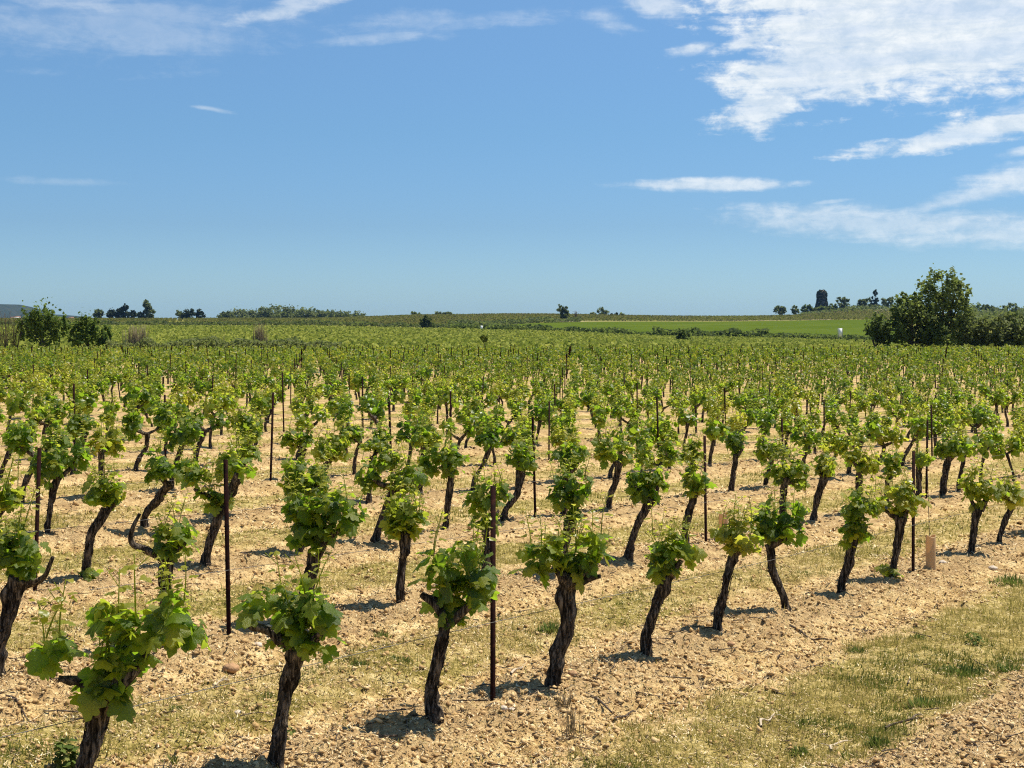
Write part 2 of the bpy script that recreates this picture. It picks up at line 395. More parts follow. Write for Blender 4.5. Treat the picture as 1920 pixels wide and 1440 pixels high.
# ------------------------------------------------------------------ the ground
def axis(lo, hi, f0, f1, fine, grow):
    a = list(np.arange(f0, f1, fine)); st = fine; x = a[-1]; up = []
    while x < hi: st *= grow; x += st; up.append(min(x, hi))
    st = fine; x = a[0]; dn = []
    while x > lo: st *= grow; x -= st; dn.append(max(x, lo))
    return np.array(sorted(set(dn)) + a + sorted(set(up)))
def sheet(name, xs, ys, zf, mat, smooth=True):
    X, Y = np.meshgrid(xs, ys); Z = zf(X, Y)
    nx, ny = len(xs), len(ys); i = np.arange(nx * ny).reshape(ny, nx)
    q = np.stack([i[:-1, :-1], i[:-1, 1:], i[1:, 1:], i[1:, :-1]], -1).reshape(-1, 4)
    return mesh(name, np.stack([X, Y, Z], -1), None, q, mat, None, smooth)
gx = axis(-118, 118, -4.6, 6.2, .024, 1.06); gy = axis(-30, 150, 5.6, 13.5, .024, 1.035)
ground = obj('ground', sheet('ground', gx, gy, lambda x, y: gz(x, y) + relief(x, y), M_soil))
tag(ground, 'pale tilled soil of the vineyard with strips of dry grass between rows', kind='structure')
def fan(name, zs, ts, mat, lift=0.0):
    Z, T = np.meshgrid(zs, ts, indexing='ij'); X = Z * T
    V = np.stack([X, Z, gz(X, Z + 1e-3) + lift], -1); nz, nt = Z.shape; i = np.arange(nz * nt).reshape(nz, nt)
    q = np.stack([i[:-1, :-1], i[:-1, 1:], i[1:, 1:], i[1:, :-1]], -1).reshape(-1, 4)
    return mesh(name, V, None, q, mat, None, True)
TS = np.linspace(-.78, .78, 260)
tag(obj('far_field', fan('far_field', np.linspace(150, 700, 90), TS, M_farsoil)), 'flat yellow green field beyond the vineyard', kind='structure')
tag(obj('hillside', fan('hillside', np.concatenate([np.linspace(700, 1500, 120), np.geomspace(1530, 6400, 40)]), TS, M_farsoil)), 'low olive brown hillside along the horizon', kind='structure')
# the bright meadow on the slope to the right
mt = np.linspace((862 - 960) / F, (1700 - 960) / F, 150); pxm = 960 + F * mt
zl = np.interp(pxm, [860, 1000, 1700], [512, 506, 503]); zu = np.interp(pxm, [860, 925, 1000, 1100, 1335, 1620, 1700], [516, 610, 700, 752, 765, 790, 790])
k = np.linspace(0, 1, 40)[:, None]; Zm = zl * (1 - k) + zu * k; Xm = Zm * mt
i = np.arange(Zm.size).reshape(Zm.shape)
tag(obj('meadow', mesh('meadow', np.stack([Xm, Zm, gz(Xm, Zm) + .35], -1), None, np.stack([i[:-1, :-1], i[:-1, 1:], i[1:, 1:], i[1:, :-1]], -1).reshape(-1, 4), M_meadow, None, True)),
    'bright green meadow on the gentle slope', kind='structure')
def ribbon(name, pts, wd, mat, lift, label):
    p = np.array([(a[0], a[1], 0) for a in pts]); V = []
    for q in range(len(p)):
        d = p[min(q + 1, len(p) - 1)] - p[max(q - 1, 0)]; nrm = np.array((-d[1], d[0], 0)) / (np.hypot(d[0], d[1]) + 1e-9)
        for s_ in (-1, 1):
            x, y = (p[q] + nrm * s_ * wd / 2)[:2]; V.append((x, y, float(gz(x, y)) + lift))
    q = [(2 * a, 2 * a + 1, 2 * a + 3, 2 * a + 2) for a in range(len(p) - 1)]
    return tag(obj(name, mesh(name, V, None, q, mat)), label, kind='structure')
ribbon('field_track', [((x - 960) / F * z, z) for x, z in zip(np.linspace(1030, 1560, 40), np.interp(np.linspace(1030, 1560, 40), [1030, 1100, 1335, 1560], [728, 757, 770, 788]))], 4, M_track, .6, 'pale dirt track along the top of the meadow')
ribbon('hill_path', [((x - 960) / F * z, z) for x, z in ((1652, 985), (1640, 1000), (1647, 1020), (1662, 1040), (1640, 1065), (1655, 1090))], 3.0, M_track, .6, 'pale path climbing the low hill by the dark pine')
# the blue ridge far off to the left
hx = np.linspace(-.46, -.29, 80); hz_ = []
for q in range(80):
    px = 960 + F * hx[q]; hz_.append(max(0.0, 26 * math.exp(-((px - 5) / 46.) ** 4) * (1 + .06 * math.sin(px * .31)) + 9 * math.exp(-((px - 95) / 50.) ** 2) + 3))
V = []; rings = 10
for a in range(rings):
    s_ = a / (rings - 1) * 2 - 1
    for q in range(80):
        Y = 5200 + s_ * 600; V.append((hx[q] * 5200, Y, max(0, (1 - abs(s_) ** 1.6)) * hz_[q] / F * 5200 + .5 + (vn(q * .2, a * .9, 1, 77) - .5) * 4))
i = np.arange(rings * 80).reshape(rings, 80)
tag(obj('hills', mesh('hills', V, None, np.stack([i[:-1, :-1], i[:-1, 1:], i[1:, 1:], i[1:, :-1]], -1).reshape(-1, 4), M_hill, None, True)), 'blue hazy ridge far away behind the left shrubs', kind='structure')

# ------------------------------------------------------------------ leaves, trunks, vines
def leaf_mesh(name, fold, curl, wave, seed, simple=False, mat=M_leaf):
    r = random.Random(seed)
    if simple: half = [(.02, -.02), (.34, -.08), (.52, .24), (.36, .46), (.40, .70), (.14, .84)]
    else: half = [(.03, .02), (.13, -.11), (.30, -.12), (.38, -.02), (.46, .05), (.43, .14), (.56, .24), (.57, .36), (.47, .42), (.31, .47), (.43, .60), (.41, .70), (.30, .75), (.21, .74), (.16, .86)]
    jit = lambda v, a: v + r.uniform(-a, a)
    pts = [(0, 0)] + [(jit(x, .025), jit(y, .025)) for x, y in half] + [(jit(0, .03), 1.0)] + [(jit(-x, .025), jit(y, .025)) for x, y in reversed(half)]
    V = [(0, .36, .02)]
    for x, y in pts:
        V.append((x, y - .0, -fold * abs(x) ** 1.2 - curl * max(0, y) ** 2 + wave * math.sin(7 * x + 9 * y + seed)))
    n = len(pts); T = [(0, 1 + (a + 1) % n, 1 + a) for a in range(n)]
    T = [(c, b, a) for a, b, c in T]
    return mesh(name, V, T, None, mat, np.full(len(V), .5), True)
LEAVES = [leaf_mesh('leaf', f, c, wv, s_) for s_, (f, c, wv) in enumerate([(.25, .22, .05), (.55, .1, .05), (.12, .42, .07), (.38, .3, .09), (-.15, .3, .06), (.7, .35, .05)])]
LEAFARR = []
for s_, (f, c, wv) in enumerate([(.25, .22, .05), (.5, .2, .06), (-.1, .4, .08)]):
    me = leaf_mesh('leaf_simple', f, c, wv, 20 + s_, True)
    Vv = np.empty(len(me.vertices) * 3, np.float32); me.vertices.foreach_get('co', Vv)
    LEAFARR.append((Vv.reshape(-1, 3), np.array([p.vertices[:] for p in me.polygons]))); bpy.data.meshes.remove(me)

def leaf_frames(blobs, dens, r, size=(.075, .125), tone=.45, top=None):
    """positions and orientation of the leaves that clothe the blobs (x, y, z, rx, ry, rz)"""
    out = []
    zmax = max(b[2] + b[5] for b in blobs); zmin = min(b[2] - b[5] for b in blobs)
    for (bx, by, bz, rx, ry, rz) in blobs:
        area = 4 * math.pi * ((rx * ry) ** 1.6 + (rx * rz) ** 1.6 + (ry * rz) ** 1.6) ** (1 / 1.6) / 3 ** (1 / 1.6)
        ntot = max(6, area * dens)
        for _ in range(max(2, int(ntot * .68 / 6.5))):          # canes that fan out of the arm, leaves at their nodes
            o = r.normal(size=3) + (0, 0, .45); o /= np.linalg.norm(o) + 1e-9
            b0 = np.array((bx, by, bz - rz * .55)) + r.normal(size=3) * (rx * .22, ry * .22, rz * .15)
            e0 = np.array((bx, by, bz)) + o * np.array((rx, ry, rz)) * r.uniform(.7, 1.3)
            b1 = (b0 + e0) / 2 + np.array((0, 0, rz * .3)) + r.normal(size=3) * .02
            side = r.uniform(0, 6.28)
            for u in np.linspace(.22, 1.0, int(r.integers(5, 9))):
                c = b0 * (1 - u) ** 2 + 2 * b1 * u * (1 - u) + e0 * u * u
                side += 2.6 + r.normal() * .5
                pet = np.array((math.cos(side), math.sin(side), r.uniform(-.3, .7))); pet /= np.linalg.norm(pet)
                s_ = r.uniform(*size) * (1.12 - .68 * max(0, u - .3) / .7)
                p = c + pet * s_ * .5
                nn = np.array((0, 0, .85)) + pet * .38 + o * .22 + r.normal(size=3) * .46; nn /= np.linalg.norm(nn)
                d = pet * .85 + np.array((0, 0, -.5)) + r.normal(size=3) * .4
                d = d - nn * d.dot(nn); d /= np.linalg.norm(d) + 1e-9
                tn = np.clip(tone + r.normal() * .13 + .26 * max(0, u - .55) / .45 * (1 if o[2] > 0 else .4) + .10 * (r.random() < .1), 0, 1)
                out.append((p, np.cross(d, nn), d, nn, s_, tn))
        n = max(3, int(ntot * .26))
        for _ in range(n):
            o = r.normal(size=3); o /= np.linalg.norm(o) + 1e-9
            k = r.uniform(.3, 1.0) ** .6 * .92; o[2] -= .15
            p = np.array((bx, by, bz)) + o * np.array((rx, ry, rz)) * k
            nn = o * .5 + np.array((0, 0, .75)) + r.normal(size=3) * .5
            nn /= np.linalg.norm(nn)
            d = np.array((0, 0, -.75)) + o * .45 + r.normal(size=3) * .5
            d = d - nn * d.dot(nn); d /= np.linalg.norm(d) + 1e-9
            h = (p[2] - zmin) / (zmax - zmin + 1e-6)
            s_ = r.uniform(*size) * (1.05 - .45 * max(0, h - .55) / .45)
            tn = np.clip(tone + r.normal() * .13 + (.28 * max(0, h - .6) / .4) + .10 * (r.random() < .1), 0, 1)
            x = np.cross(d, nn)
            out.append((p - d * s_ * .4, x, d, nn, s_, tn))
    return out
def tube(path, seg, step, rough, seed, flare=0.0, cap=True, knobs=0):
    """gnarled tube through (x, y, z, r) points"""
    P = np.array(path, float)
    if len(P) == 2: P = np.vstack([P[0], (P[0] + P[1]) / 2, P[1]])
    L = np.concatenate([[0], np.cumsum(np.linalg.norm(np.diff(P[:, :3], axis=0), axis=1))])
    n = max(3, int(L[-1] / step) + 1); s = np.linspace(0, L[-1], n)
    Q = np.empty((n, 4))
    ext = np.vstack([2 * P[0] - P[1], P, 2 * P[-1] - P[-2]])
    for a in range(n):
        k = min(len(P) - 2, int(np.searchsorted(L, s[a], 'right') - 1)); u = (s[a] - L[k]) / (L[k + 1] - L[k] + 1e-9)
        p0, p1, p2, p3 = ext[k], ext[k + 1], ext[k + 2], ext[k + 3]
        Q[a] = .5 * (2 * p1 + (p2 - p0) * u + (2 * p0 - 5 * p1 + 4 * p2 - p3) * u * u + (3 * p1 - p0 - 3 * p2 + p3) * u ** 3)
    Q[:, 3] = np.maximum(Q[:, 3], .002)
    D = np.gradient(Q[:, :3], axis=0); D /= np.linalg.norm(D, axis=1)[:, None] + 1e-9
    ref = np.array((0, 1., 0)) if abs(D[0][1]) < .9 else np.array((1., 0, 0))
    A = np.cross(D, ref); A /= np.linalg.norm(A, axis=1)[:, None] + 1e-9; B = np.cross(D, A)
    th = np.linspace(0, 2 * math.pi, seg, endpoint=False)
    r_ = random.Random(seed); tw = r_.uniform(-5, 5); ph = r_.uniform(0, 6)
    TH, SS = np.meshgrid(th, s)
    rid = np.abs(np.sin(TH * 2.5 + tw * SS + ph)) * .5 + np.abs(np.sin(TH * 4 - tw * .7 * SS + ph * 2)) * .3
    rad = Q[:, 3:4] * (1 + rough * (rid - .45) + rough * 1.1 * (vn(np.cos(TH) * 2.1 + seed, SS * 16 + np.sin(TH) * 2.1, 1.0, seed % 97) - .5))
    rad = rad * (1 + rough * .8 * (vn(SS * 7 + seed, TH * .4, 1.0, seed % 89) - .5))
    for _ in range(knobs):
        s0 = r_.uniform(0, L[-1]); t0 = r_.uniform(0, 6.28); da = (TH - t0 + math.pi) % (2 * math.pi) - math.pi
        rad = rad * (1 + r_.uniform(.25, .6) * np.exp(-((SS - s0) / r_.uniform(.02, .045)) ** 2 - (da / .8) ** 2))
    if flare: rad = rad * (1 + flare * np.exp(-SS / .05))
    V = Q[:, None, :3] + rad[:, :, None] * (np.cos(TH)[:, :, None] * A[:, None, :] + np.sin(TH)[:, :, None] * B[:, None, :])
    i = np.arange(n * seg).reshape(n, seg); j = np.roll(i, -1, axis=1)
    q = np.stack([i[:-1], j[:-1], j[1:], i[1:]], -1).reshape(-1, 4)
    V = V.reshape(-1, 3); T = []
    if cap:
        V = np.vstack([V, Q[-1, :3] + D[-1] * Q[-1, 3] * .3]); c = len(V) - 1
        T = [(i[-1, a], i[-1, (a + 1) % seg], c) for a in range(seg)]
    return V, T, q, Q, D
def trunk_mesh(path, seed, fine=True):
    mb = MB(); V, T, q, Q, D = tube(path, 16 if fine else 7, .018 if fine else .07, .60 if fine else .45, seed, .45, True, 5 if fine else 2)
    mb.add(V, T, q)
    if fine:                                    # peeling strips of bark
        r_ = random.Random(seed + 5)
        for _ in range(34):
            a = r_.randrange(1, max(2, len(Q) - 8)); n = min(r_.randrange(4, 10), len(Q) - a); th = r_.uniform(0, 6.28); wd = r_.uniform(.003, .008)
            pts = []
            for k in range(n):
                off = Q[a + k, 3] * 1.12 + (.020 * r_.random() if k in (0, n - 1) else .003)
                t_ = th + k * .05; c = Q[a + k, :3] + np.array((math.cos(t_), math.sin(t_), 0)) * off
                side = np.array((-math.sin(t_), math.cos(t_), 0)) * wd
                pts += [c - side, c + side]
            mb.add(pts, None, [(2 * k, 2 * k + 1, 2 * k + 3, 2 * k + 2) for k in range(n - 1)])
    return mb.make('trunk', M_bark, True)
def branch_mesh(path, seed, fine=True):
    mb = MB(); V, T, q, _, _ = tube(path, 10 if fine else 6, .015 if fine else .06, .6, seed, 0, True, 3); mb.add(V, T, q)
    return mb.make('branch', M_bark, True)
def shoot_mesh(seed):
    """upright green cane with small young leaves and a tendril"""
    r_ = random.Random(seed); H = r_.uniform(.17, .26); mb = MB()
    bx, by = r_.uniform(-.05, .05), r_.uniform(-.05, .05)
    pth = [(0, 0, 0, .0035), (bx * .3, by * .3, H * .5, .003), (bx, by, H, .0016)]
    V, T, q, Q, _ = tube(pth, 5, .03, .1, seed); mb.add(V, T, q, .8)
    for k in range(6):
        f = .35 + .13 * k; c = Q[min(len(Q) - 1, int(f * len(Q))), :3]
        sz = .052 * (1.25 - f * .75) * r_.uniform(.8, 1.2); a = k * 2.4 + seed
        LV, LT = LEAFARR[k % 3]; d = np.array((math.cos(a), math.sin(a), r_.uniform(-.2, .6))); d /= np.linalg.norm(d)
        nn = np.array((0, 0, 1.0)) - d * d[2]; nn /= np.linalg.norm(nn); x = np.cross(d, nn)
        c2 = c + d * .02
        mb.add((LV[:, :1] * x + LV[:, 1:2] * d + LV[:, 2:3] * nn) * sz + c2, LT, None, .68 + .2 * f + .08 * r_.random())
    a = r_.uniform(0, 6.28); tp = [(bx * .7 + math.cos(a) * .06 * u + math.sin(9 * u) * .006, by * .7 + math.sin(a) * .06 * u, H * .75 + .06 * u, .001) for u in (0, .35, .7, 1)]
    V, T, q, _, _ = tube(tp, 3, .02, .0, seed); mb.add(V, T, q, .85)
    return mb.make('shoot', M_leaves, True)
SHOOTS = [shoot_mesh(s_) for s_ in range(9)]

def foliage_mesh(frames, mat=M_leaves):
    mb = MB()
    for q, (p, x, d, nn, s_, tn) in enumerate(frames):
        LV, LT = LEAFARR[q % 3]
        mb.add((LV[:, :1] * x + LV[:, 1:2] * d + LV[:, 2:3] * nn) * s_ + p, LT, None, tn)
    return mb.make('foliage', mat, True)

def build_vine(loc, spec, label, group, seed, level):
    """level 2: every leaf an object; level 1: leaves joined into one foliage part"""
    r = np.random.default_rng(seed); fine = level == 2
    root = empty('grapevine', loc, label, 'grapevine', group)
    obj('trunk', trunk_mesh(spec['trunk'], seed, fine), root)
    for q, a in enumerate(spec['arms']): obj('branch', branch_mesh(a, seed + q + 1, fine), root)
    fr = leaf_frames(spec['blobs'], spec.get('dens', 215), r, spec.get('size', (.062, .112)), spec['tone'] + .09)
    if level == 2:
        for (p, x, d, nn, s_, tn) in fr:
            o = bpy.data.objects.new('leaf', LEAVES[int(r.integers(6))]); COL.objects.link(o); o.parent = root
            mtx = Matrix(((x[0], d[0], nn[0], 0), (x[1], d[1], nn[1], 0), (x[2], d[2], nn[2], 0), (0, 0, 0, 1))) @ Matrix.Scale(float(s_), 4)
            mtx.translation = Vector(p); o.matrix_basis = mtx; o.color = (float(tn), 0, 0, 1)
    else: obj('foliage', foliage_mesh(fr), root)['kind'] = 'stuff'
    ns = 0
    for (bx, by, bz, rx, ry, rz) in spec['blobs']:
        if rz < .08: continue
        for _ in range(2 + int(r.integers(0, 3))):
            o = obj('shoot', SHOOTS[int(r.integers(9))], root, (bx + r.uniform(-.6, .6) * rx, by + r.uniform(-.6, .6) * ry, bz + rz * r.uniform(.15, .6)))
            k = r.uniform(.7, 1.15); o.scale = (k, k, k); o.rotation_euler = (r.normal() * .15, r.normal() * .15, r.uniform(0, 6.28)); o.color = (.5, 0, 0, 1)
    return root
def default_spec(r, big=1.0):
    H = r.uniform(.50, .66) * big; lean = r.normal(.12, .09); ly = r.normal(0, .06)
    t0 = r.uniform(.026, .037)
    tr = [(0, 0, -.05, t0 * 1.15), (lean * .1 + r.normal() * .02, ly * .2, H * .3, t0 * .85), (lean * .6 + r.normal() * .02, ly * .6, H * .65, t0 * .85), (lean, ly, H, t0 * 1.05)]
    arms, blobs = [], []
    na = int(r.choice([1, 2, 2, 2, 3])); ang0 = .92 + r.normal() * .35 + (math.pi if r.random() < .5 else 0)
    for a in range(na):
        an = ang0 + a * (math.pi if na == 2 else 2.1) + r.normal() * .3
        Lh = r.uniform(.06, .25); up = r.uniform(.04, .14); dx, dy = math.cos(an) * Lh, math.sin(an) * Lh
        arms.append([(lean, ly, H - .02, t0 * .8), (lean + dx * .6, ly + dy * .6, H + up * .4, t0 * .62), (lean + dx, ly + dy, H + up, t0 * .42)])
        rr = r.uniform(.135, .18)
        blobs.append((lean + dx * 1.05, ly + dy * 1.05, H + up + rr * .55, rr * r.uniform(.9, 1.15), rr, rr * r.uniform(1.15, 1.65)))
    if na == 1: blobs.append((lean + r.normal() * .06, ly + r.normal() * .05, H + .14, .15, .14, .15))
    return dict(trunk=tr, arms=arms, blobs=blobs, tone=float(np.clip(r.normal(.45, .11), .15, .78)))
# the vines of the first rows as the photograph shows them: trunk (px, py, width), arms, leaf masses (px, py, rx, ry), tone
VS = {
 (0, -2.5): ([(125, 1575, 46), (155, 1450, 44), (175, 1370, 52), (190, 1300, 66)], [[(185, 1300, 45), (150, 1277, 34), (112, 1272, 26)], [(205, 1295, 48), (245, 1262, 36), (266, 1235, 26), (272, 1195, 14)]],
   [(92, 1228, 44, 46), (225, 1240, 46, 60), (285, 1170, 66, 46), (338, 1155, 42, 66), (212, 1150, 40, 34), (195, 1300, 22, 24)], .42, 'thick forked grapevine with two leafy arms at the lower left corner'),
 (0, -1.5): ([(513, 1468, 48), (520, 1400, 37), (535, 1300, 38), (560, 1215, 42)], [[(555, 1215, 30), (510, 1180, 24), (474, 1163, 22)], [(575, 1210, 28), (610, 1175, 20)]],
   [(480, 1135, 24, 28), (562, 1150, 50, 55), (608, 1130, 40, 50), (592, 1198, 34, 26), (540, 1190, 24, 26)], .38, 'dark trunked grapevine right of the thick forked vine at the bottom edge'),
 (0, -.5): ([(803, 1378, 50), (814, 1348, 46), (808, 1310, 30), (822, 1235, 32), (840, 1165, 34)], [[(838, 1165, 32), (815, 1132, 30), (790, 1116, 26)], [(846, 1165, 30), (872, 1140, 26), (888, 1124, 18)]],
   [(825, 1062, 33, 42), (895, 1078, 38, 50), (838, 1140, 26, 36), (868, 1038, 28, 24), (898, 1110, 26, 28)], .36, 'grapevine with swollen trunk foot just left of the nearest steel stake'),
 (0, .5): ([(1033, 1303, 42), (1045, 1235, 36), (1065, 1170, 38), (1062, 1110, 42), (1074, 1080, 56)], [[(1060, 1088, 36), (1045, 1066, 26), (1035, 1050, 14)], [(1090, 1085, 30), (1124, 1076, 16)], [(1085, 1082, 28), (1108, 1052, 18)]],
   [(1008, 1048, 38, 40), (1078, 1045, 34, 24), (1113, 1018, 24, 38), (1045, 1030, 28, 26)], .5, 'grapevine with bent shaggy trunk just right of the nearest steel stake'),
 (0, 1.5): ([(1217, 1245, 32), (1212, 1200, 26), (1225, 1150, 27), (1248, 1080, 32)], [[(1250, 1085, 26), (1275, 1048, 16)]],
   [(1250, 1026, 42, 38), (1232, 1055, 24, 24), (1278, 1035, 22, 28)], .52, 'grapevine with peeling bark, second right of the nearest steel stake'),
 (0, 2.5): ([(1348, 1198, 26), (1345, 1165, 22), (1360, 1100, 23), (1378, 1035, 26)], [[(1380, 1038, 22), (1402, 1022, 16)]],
   [(1376, 998, 36, 34), (1400, 1010, 25, 28)], .74, 'yellow green grapevine left of the vine with backward leaning trunk'),
 (0, 3.5): ([(1483, 1163, 30), (1470, 1120, 20), (1450, 1075, 20), (1442, 1020, 24)], [[(1443, 1024, 20), (1470, 1005, 14)]],
   [(1440, 978, 30, 36), (1484, 968, 34, 40)], .30, 'dark bushy grapevine whose trunk leans back to the left'),
 (0, 4.5): ([(1582, 1128, 24), (1578, 1095, 20), (1590, 1055, 20), (1602, 1005, 22)], [[(1602, 1010, 18), (1618, 985, 12)]],
   [(1606, 950, 38, 36), (1598, 990, 28, 30)], .46, 'grapevine with low hanging leaves, second left of the far front row stake'),
 (0, 5.5): ([(1673, 1103, 20), (1673, 1070, 16), (1682, 1020, 18), (1690, 970, 26)], [[(1685, 972, 18), (1658, 955, 12)], [(1695, 970, 16), (1707, 945, 12)]],
   [(1653, 944, 18, 20), (1690, 925, 36, 34), (1668, 1065, 8, 9)], .66, 'yellowish grapevine immediately left of the far front row stake'),
 (0, 7.5): ([(1820, 1055, 18), (1823, 1010, 15), (1832, 955, 18)], [[(1830, 960, 16), (1822, 935, 12)], [(1838, 958, 18), (1856, 930, 13)]],
   [(1825, 905, 26, 30), (1858, 914, 26, 26)], .62, 'grapevine with forked head immediately right of the tan guard tube'),
 (0, 8.5): ([(1878, 1033, 17), (1873, 1015, 13), (1882, 985, 13), (1900, 945, 16)], [[(1900, 948, 12), (1885, 925, 10)]],
   [(1900, 915, 24, 24), (1880, 920, 14, 15)], .68, 'crooked grapevine second right of the tan guard tube at the frame edge'),
 (1, -1.5): ([(-6, 1307, 42), (0, 1220, 34), (18, 1150, 34), (38, 1085, 46)], [[(45, 1095, 26), (85, 1080, 20), (108, 1040, 13)], [(35, 1090, 36), (34, 1055, 32)]],
   [(20, 1015, 40, 48), (62, 1028, 26, 36), (0, 1045, 28, 38)], .40, 'grapevine with bare stub of an arm cut by the left edge'),
 (1, -.5): ([(306, 1240, 34), (308, 1150, 30), (312, 1075, 32), (315, 1045, 34)], [[(312, 1050, 24), (275, 1030, 18), (250, 1018, 18), (250, 995, 15), (266, 962, 11)], [(320, 1050, 26), (342, 1018, 20)]],
   [(340, 998, 38, 34), (318, 985, 24, 20)], .42, 'grapevine with bare arm curling upward behind the thick forked vine'),
 (1, .5): ([(560, 1188, 34), (572, 1120, 28), (585, 1060, 28), (598, 1020, 34)], [[(598, 1025, 26), (640, 990, 20)]],
   [(585, 985, 48, 42), (648, 960, 36, 38), (560, 950, 32, 26), (610, 938, 36, 28)], .34, 'large dark bushy grapevine first right of the second row near stake'),
 (1, 1.5): ([(748, 1152, 28), (752, 1090, 20), (756, 1040, 20), (764, 1000, 24)], [[(762, 1005, 18), (740, 985, 12)]],
   [(757, 955, 42, 44), (735, 985, 22, 22), (785, 975, 18, 25)], .55, 'straight trunked round headed grapevine second right of the second row near stake'),
 (1, 2.5): ([(905, 1116, 24), (912, 1040, 20), (912, 990, 22)], [[(912, 995, 18), (935, 960, 12)]],
   [(900, 935, 34, 40), (935, 925, 20, 24)], .40, 'grapevine standing behind the top of the nearest steel stake'),
 (1, 3.5): ([(1045, 1090, 26), (1055, 1030, 26), (1070, 975, 30)], [[(1068, 980, 20), (1085, 945, 12)]],
   [(1057, 920, 30, 38), (1086, 910, 25, 32)], .34, 'dark green grapevine behind the vine with the bent shaggy trunk'),
 (1, 4.5): ([(1176, 1063, 28), (1180, 1030, 19), (1195, 985, 20), (1222, 935, 24)], [[(1218, 942, 18), (1190, 913, 14)]],
   [(1204, 905, 28, 38), (1233, 895, 23, 34)], .36, 'grapevine with slanting trunk behind the peeling bark vine'),
 (1, 5.5): ([(1283, 1042, 20), (1287, 985, 18), (1303, 930, 20)], [[(1302, 935, 14), (1320, 905, 10)]], [(1305, 892, 29, 31)], .52, 'round headed grapevine just left of the second row middle stake'),
 (1, 7.5): ([(1466, 1005, 18), (1468, 940, 17), (1472, 895, 22)], [[(1472, 908, 14), (1505, 903, 12)]], [(1461, 878, 25, 30), (1496, 884, 24, 34)], .42, 'wide grapevine behind the dark bushy vine with backward leaning trunk'),
 (1, 8.5): ([(1525, 989, 19), (1530, 950, 14), (1545, 890, 20)], [[(1545, 895, 13), (1532, 880, 9)]], [(1548, 862, 20, 32)], .60, 'slim grapevine with knotted head left of the low hanging front vine'),
 (1, 9.5): ([(1610, 975, 16), (1610, 920, 16), (1613, 880, 20)], [[(1611, 885, 14), (1600, 865, 10)]], [(1600, 850, 18, 20), (1628, 868, 21, 27)], .66, 'yellow topped grapevine behind the low hanging front vine'),
 (1, 10.5): ([(1662, 962, 13), (1663, 900, 11)], [[(1663, 905, 9), (1675, 885, 7)]], [(1672, 868, 18, 33)], .46, 'slender tall grapevine behind the yellowish front vine'),
 (1, 11.5): ([(1722, 948, 15), (1723, 875, 15)], [[(1723, 880, 10), (1735, 862, 7)]], [(1728, 856, 20, 15)], .5, 'small sparse grapevine behind the top of the far front row stake'),
 (1, 12.5): ([(1765, 940, 21), (1770, 900, 15), (1780, 855, 19)], [[(1780, 862, 13), (1800, 840, 9)]], [(1774, 832, 25, 27), (1803, 840, 20, 23)], .40, 'grapevine directly right of the second row far stake'),
 (2, .5): ([(158, 1074, 23), (170, 1010, 22), (198, 955, 24)], [[(198, 960, 18), (218, 940, 12)]], [(180, 915, 28, 34), (214, 915, 22, 28), (168, 1072, 13, 16)], .48, 'grapevine with leafy suckers round its foot in the third row'),
 (2, 1.5): ([(382, 1074, 24), (395, 1010, 20), (418, 950, 24)], [[(414, 950, 16), (380, 926, 13), (362, 918, 10)], [(422, 945, 18), (446, 885, 14)]], [(372, 888, 26, 28), (396, 930, 17, 26), (442, 872, 27, 30)], .46, 'spreading grapevine behind and left of the second row near stake'),
 (2, 2.5): ([(553, 1049, 20), (575, 985, 20), (582, 930, 20)], [[(580, 940, 14), (600, 905, 10)]], [(556, 890, 32, 42), (592, 905, 32, 42)], .40, 'tall bushy grapevine behind the large dark vine in the second row'),
 (2, 3.5): ([(703, 1027, 20), (712, 985, 18), (738, 915, 22)], [[(738, 920, 16), (700, 898, 12)], [(742, 920, 16), (775, 900, 12)]], [(690, 888, 28, 32), (772, 893, 34, 32), (730, 862, 28, 22)], .46, 'wide spreading grapevine behind the round headed second row vine'),
 (2, 4.5): ([(833, 1009, 20), (838, 960, 14), (846, 890, 22)], [[(846, 896, 15), (828, 872, 10)]], [(842, 850, 36, 34), (806, 870, 23, 26)], .44, 'thin trunked grapevine with full head left of the third row stake'),
 (2, 6.5): ([(1054, 977, 17), (1068, 885, 17)], [[(1067, 890, 12), (1085, 868, 8)]], [(1068, 850, 34, 26)], .36, 'flat headed grapevine first right of the third row stake'),
 (2, 10.5): ([(1370, 930, 15), (1375, 890, 13), (1381, 852, 16)], [[(1380, 858, 12), (1392, 842, 8)]], [(1376, 825, 27, 22)], .30, 'compact dark grapevine between the two stakes right of the picture centre'),
}
def spec_from_pixels(s, Y, loc, r):
    tr, arms, blobs, tone, _ = s
    def L(p, w_, dy=0.0):
        x, _, z = at(p[0], p[1], Y); return (x - loc[0], dy, z - loc[2], w_ / F * Y / 2 * .64)
    t_ = [L(p, p[2], r.normal() * .012) for p in tr]
    t_[0] = (t_[0][0], 0, -.05, t_[0][3])
    A = []
    for a in arms:
        dy = r.uniform(-.09, .09); A.append([L(p, p[2] * (.95 - .25 * k / (len(a) - 1)), t_[-1][1] + dy * k / (len(a) - 1)) for k, p in enumerate(a)])
    Bl = []
    for b in blobs:
        x, _, z = at(b[0], b[1], Y); rx = b[2] / F * Y; rz = b[3] / F * Y
        Bl.append((x - loc[0], r.uniform(-.05, .05), z - loc[2], rx * 1.06, min(.22, (rx + rz) / 2 * 1.05), rz * 1.06))
    hx_, hy_, hz2 = t_[-1][:3]
    Bl.append((hx_, hy_, hz2 + .07, .09, .09, .08))
    return dict(trunk=t_, arms=A, blobs=Bl, tone=tone)

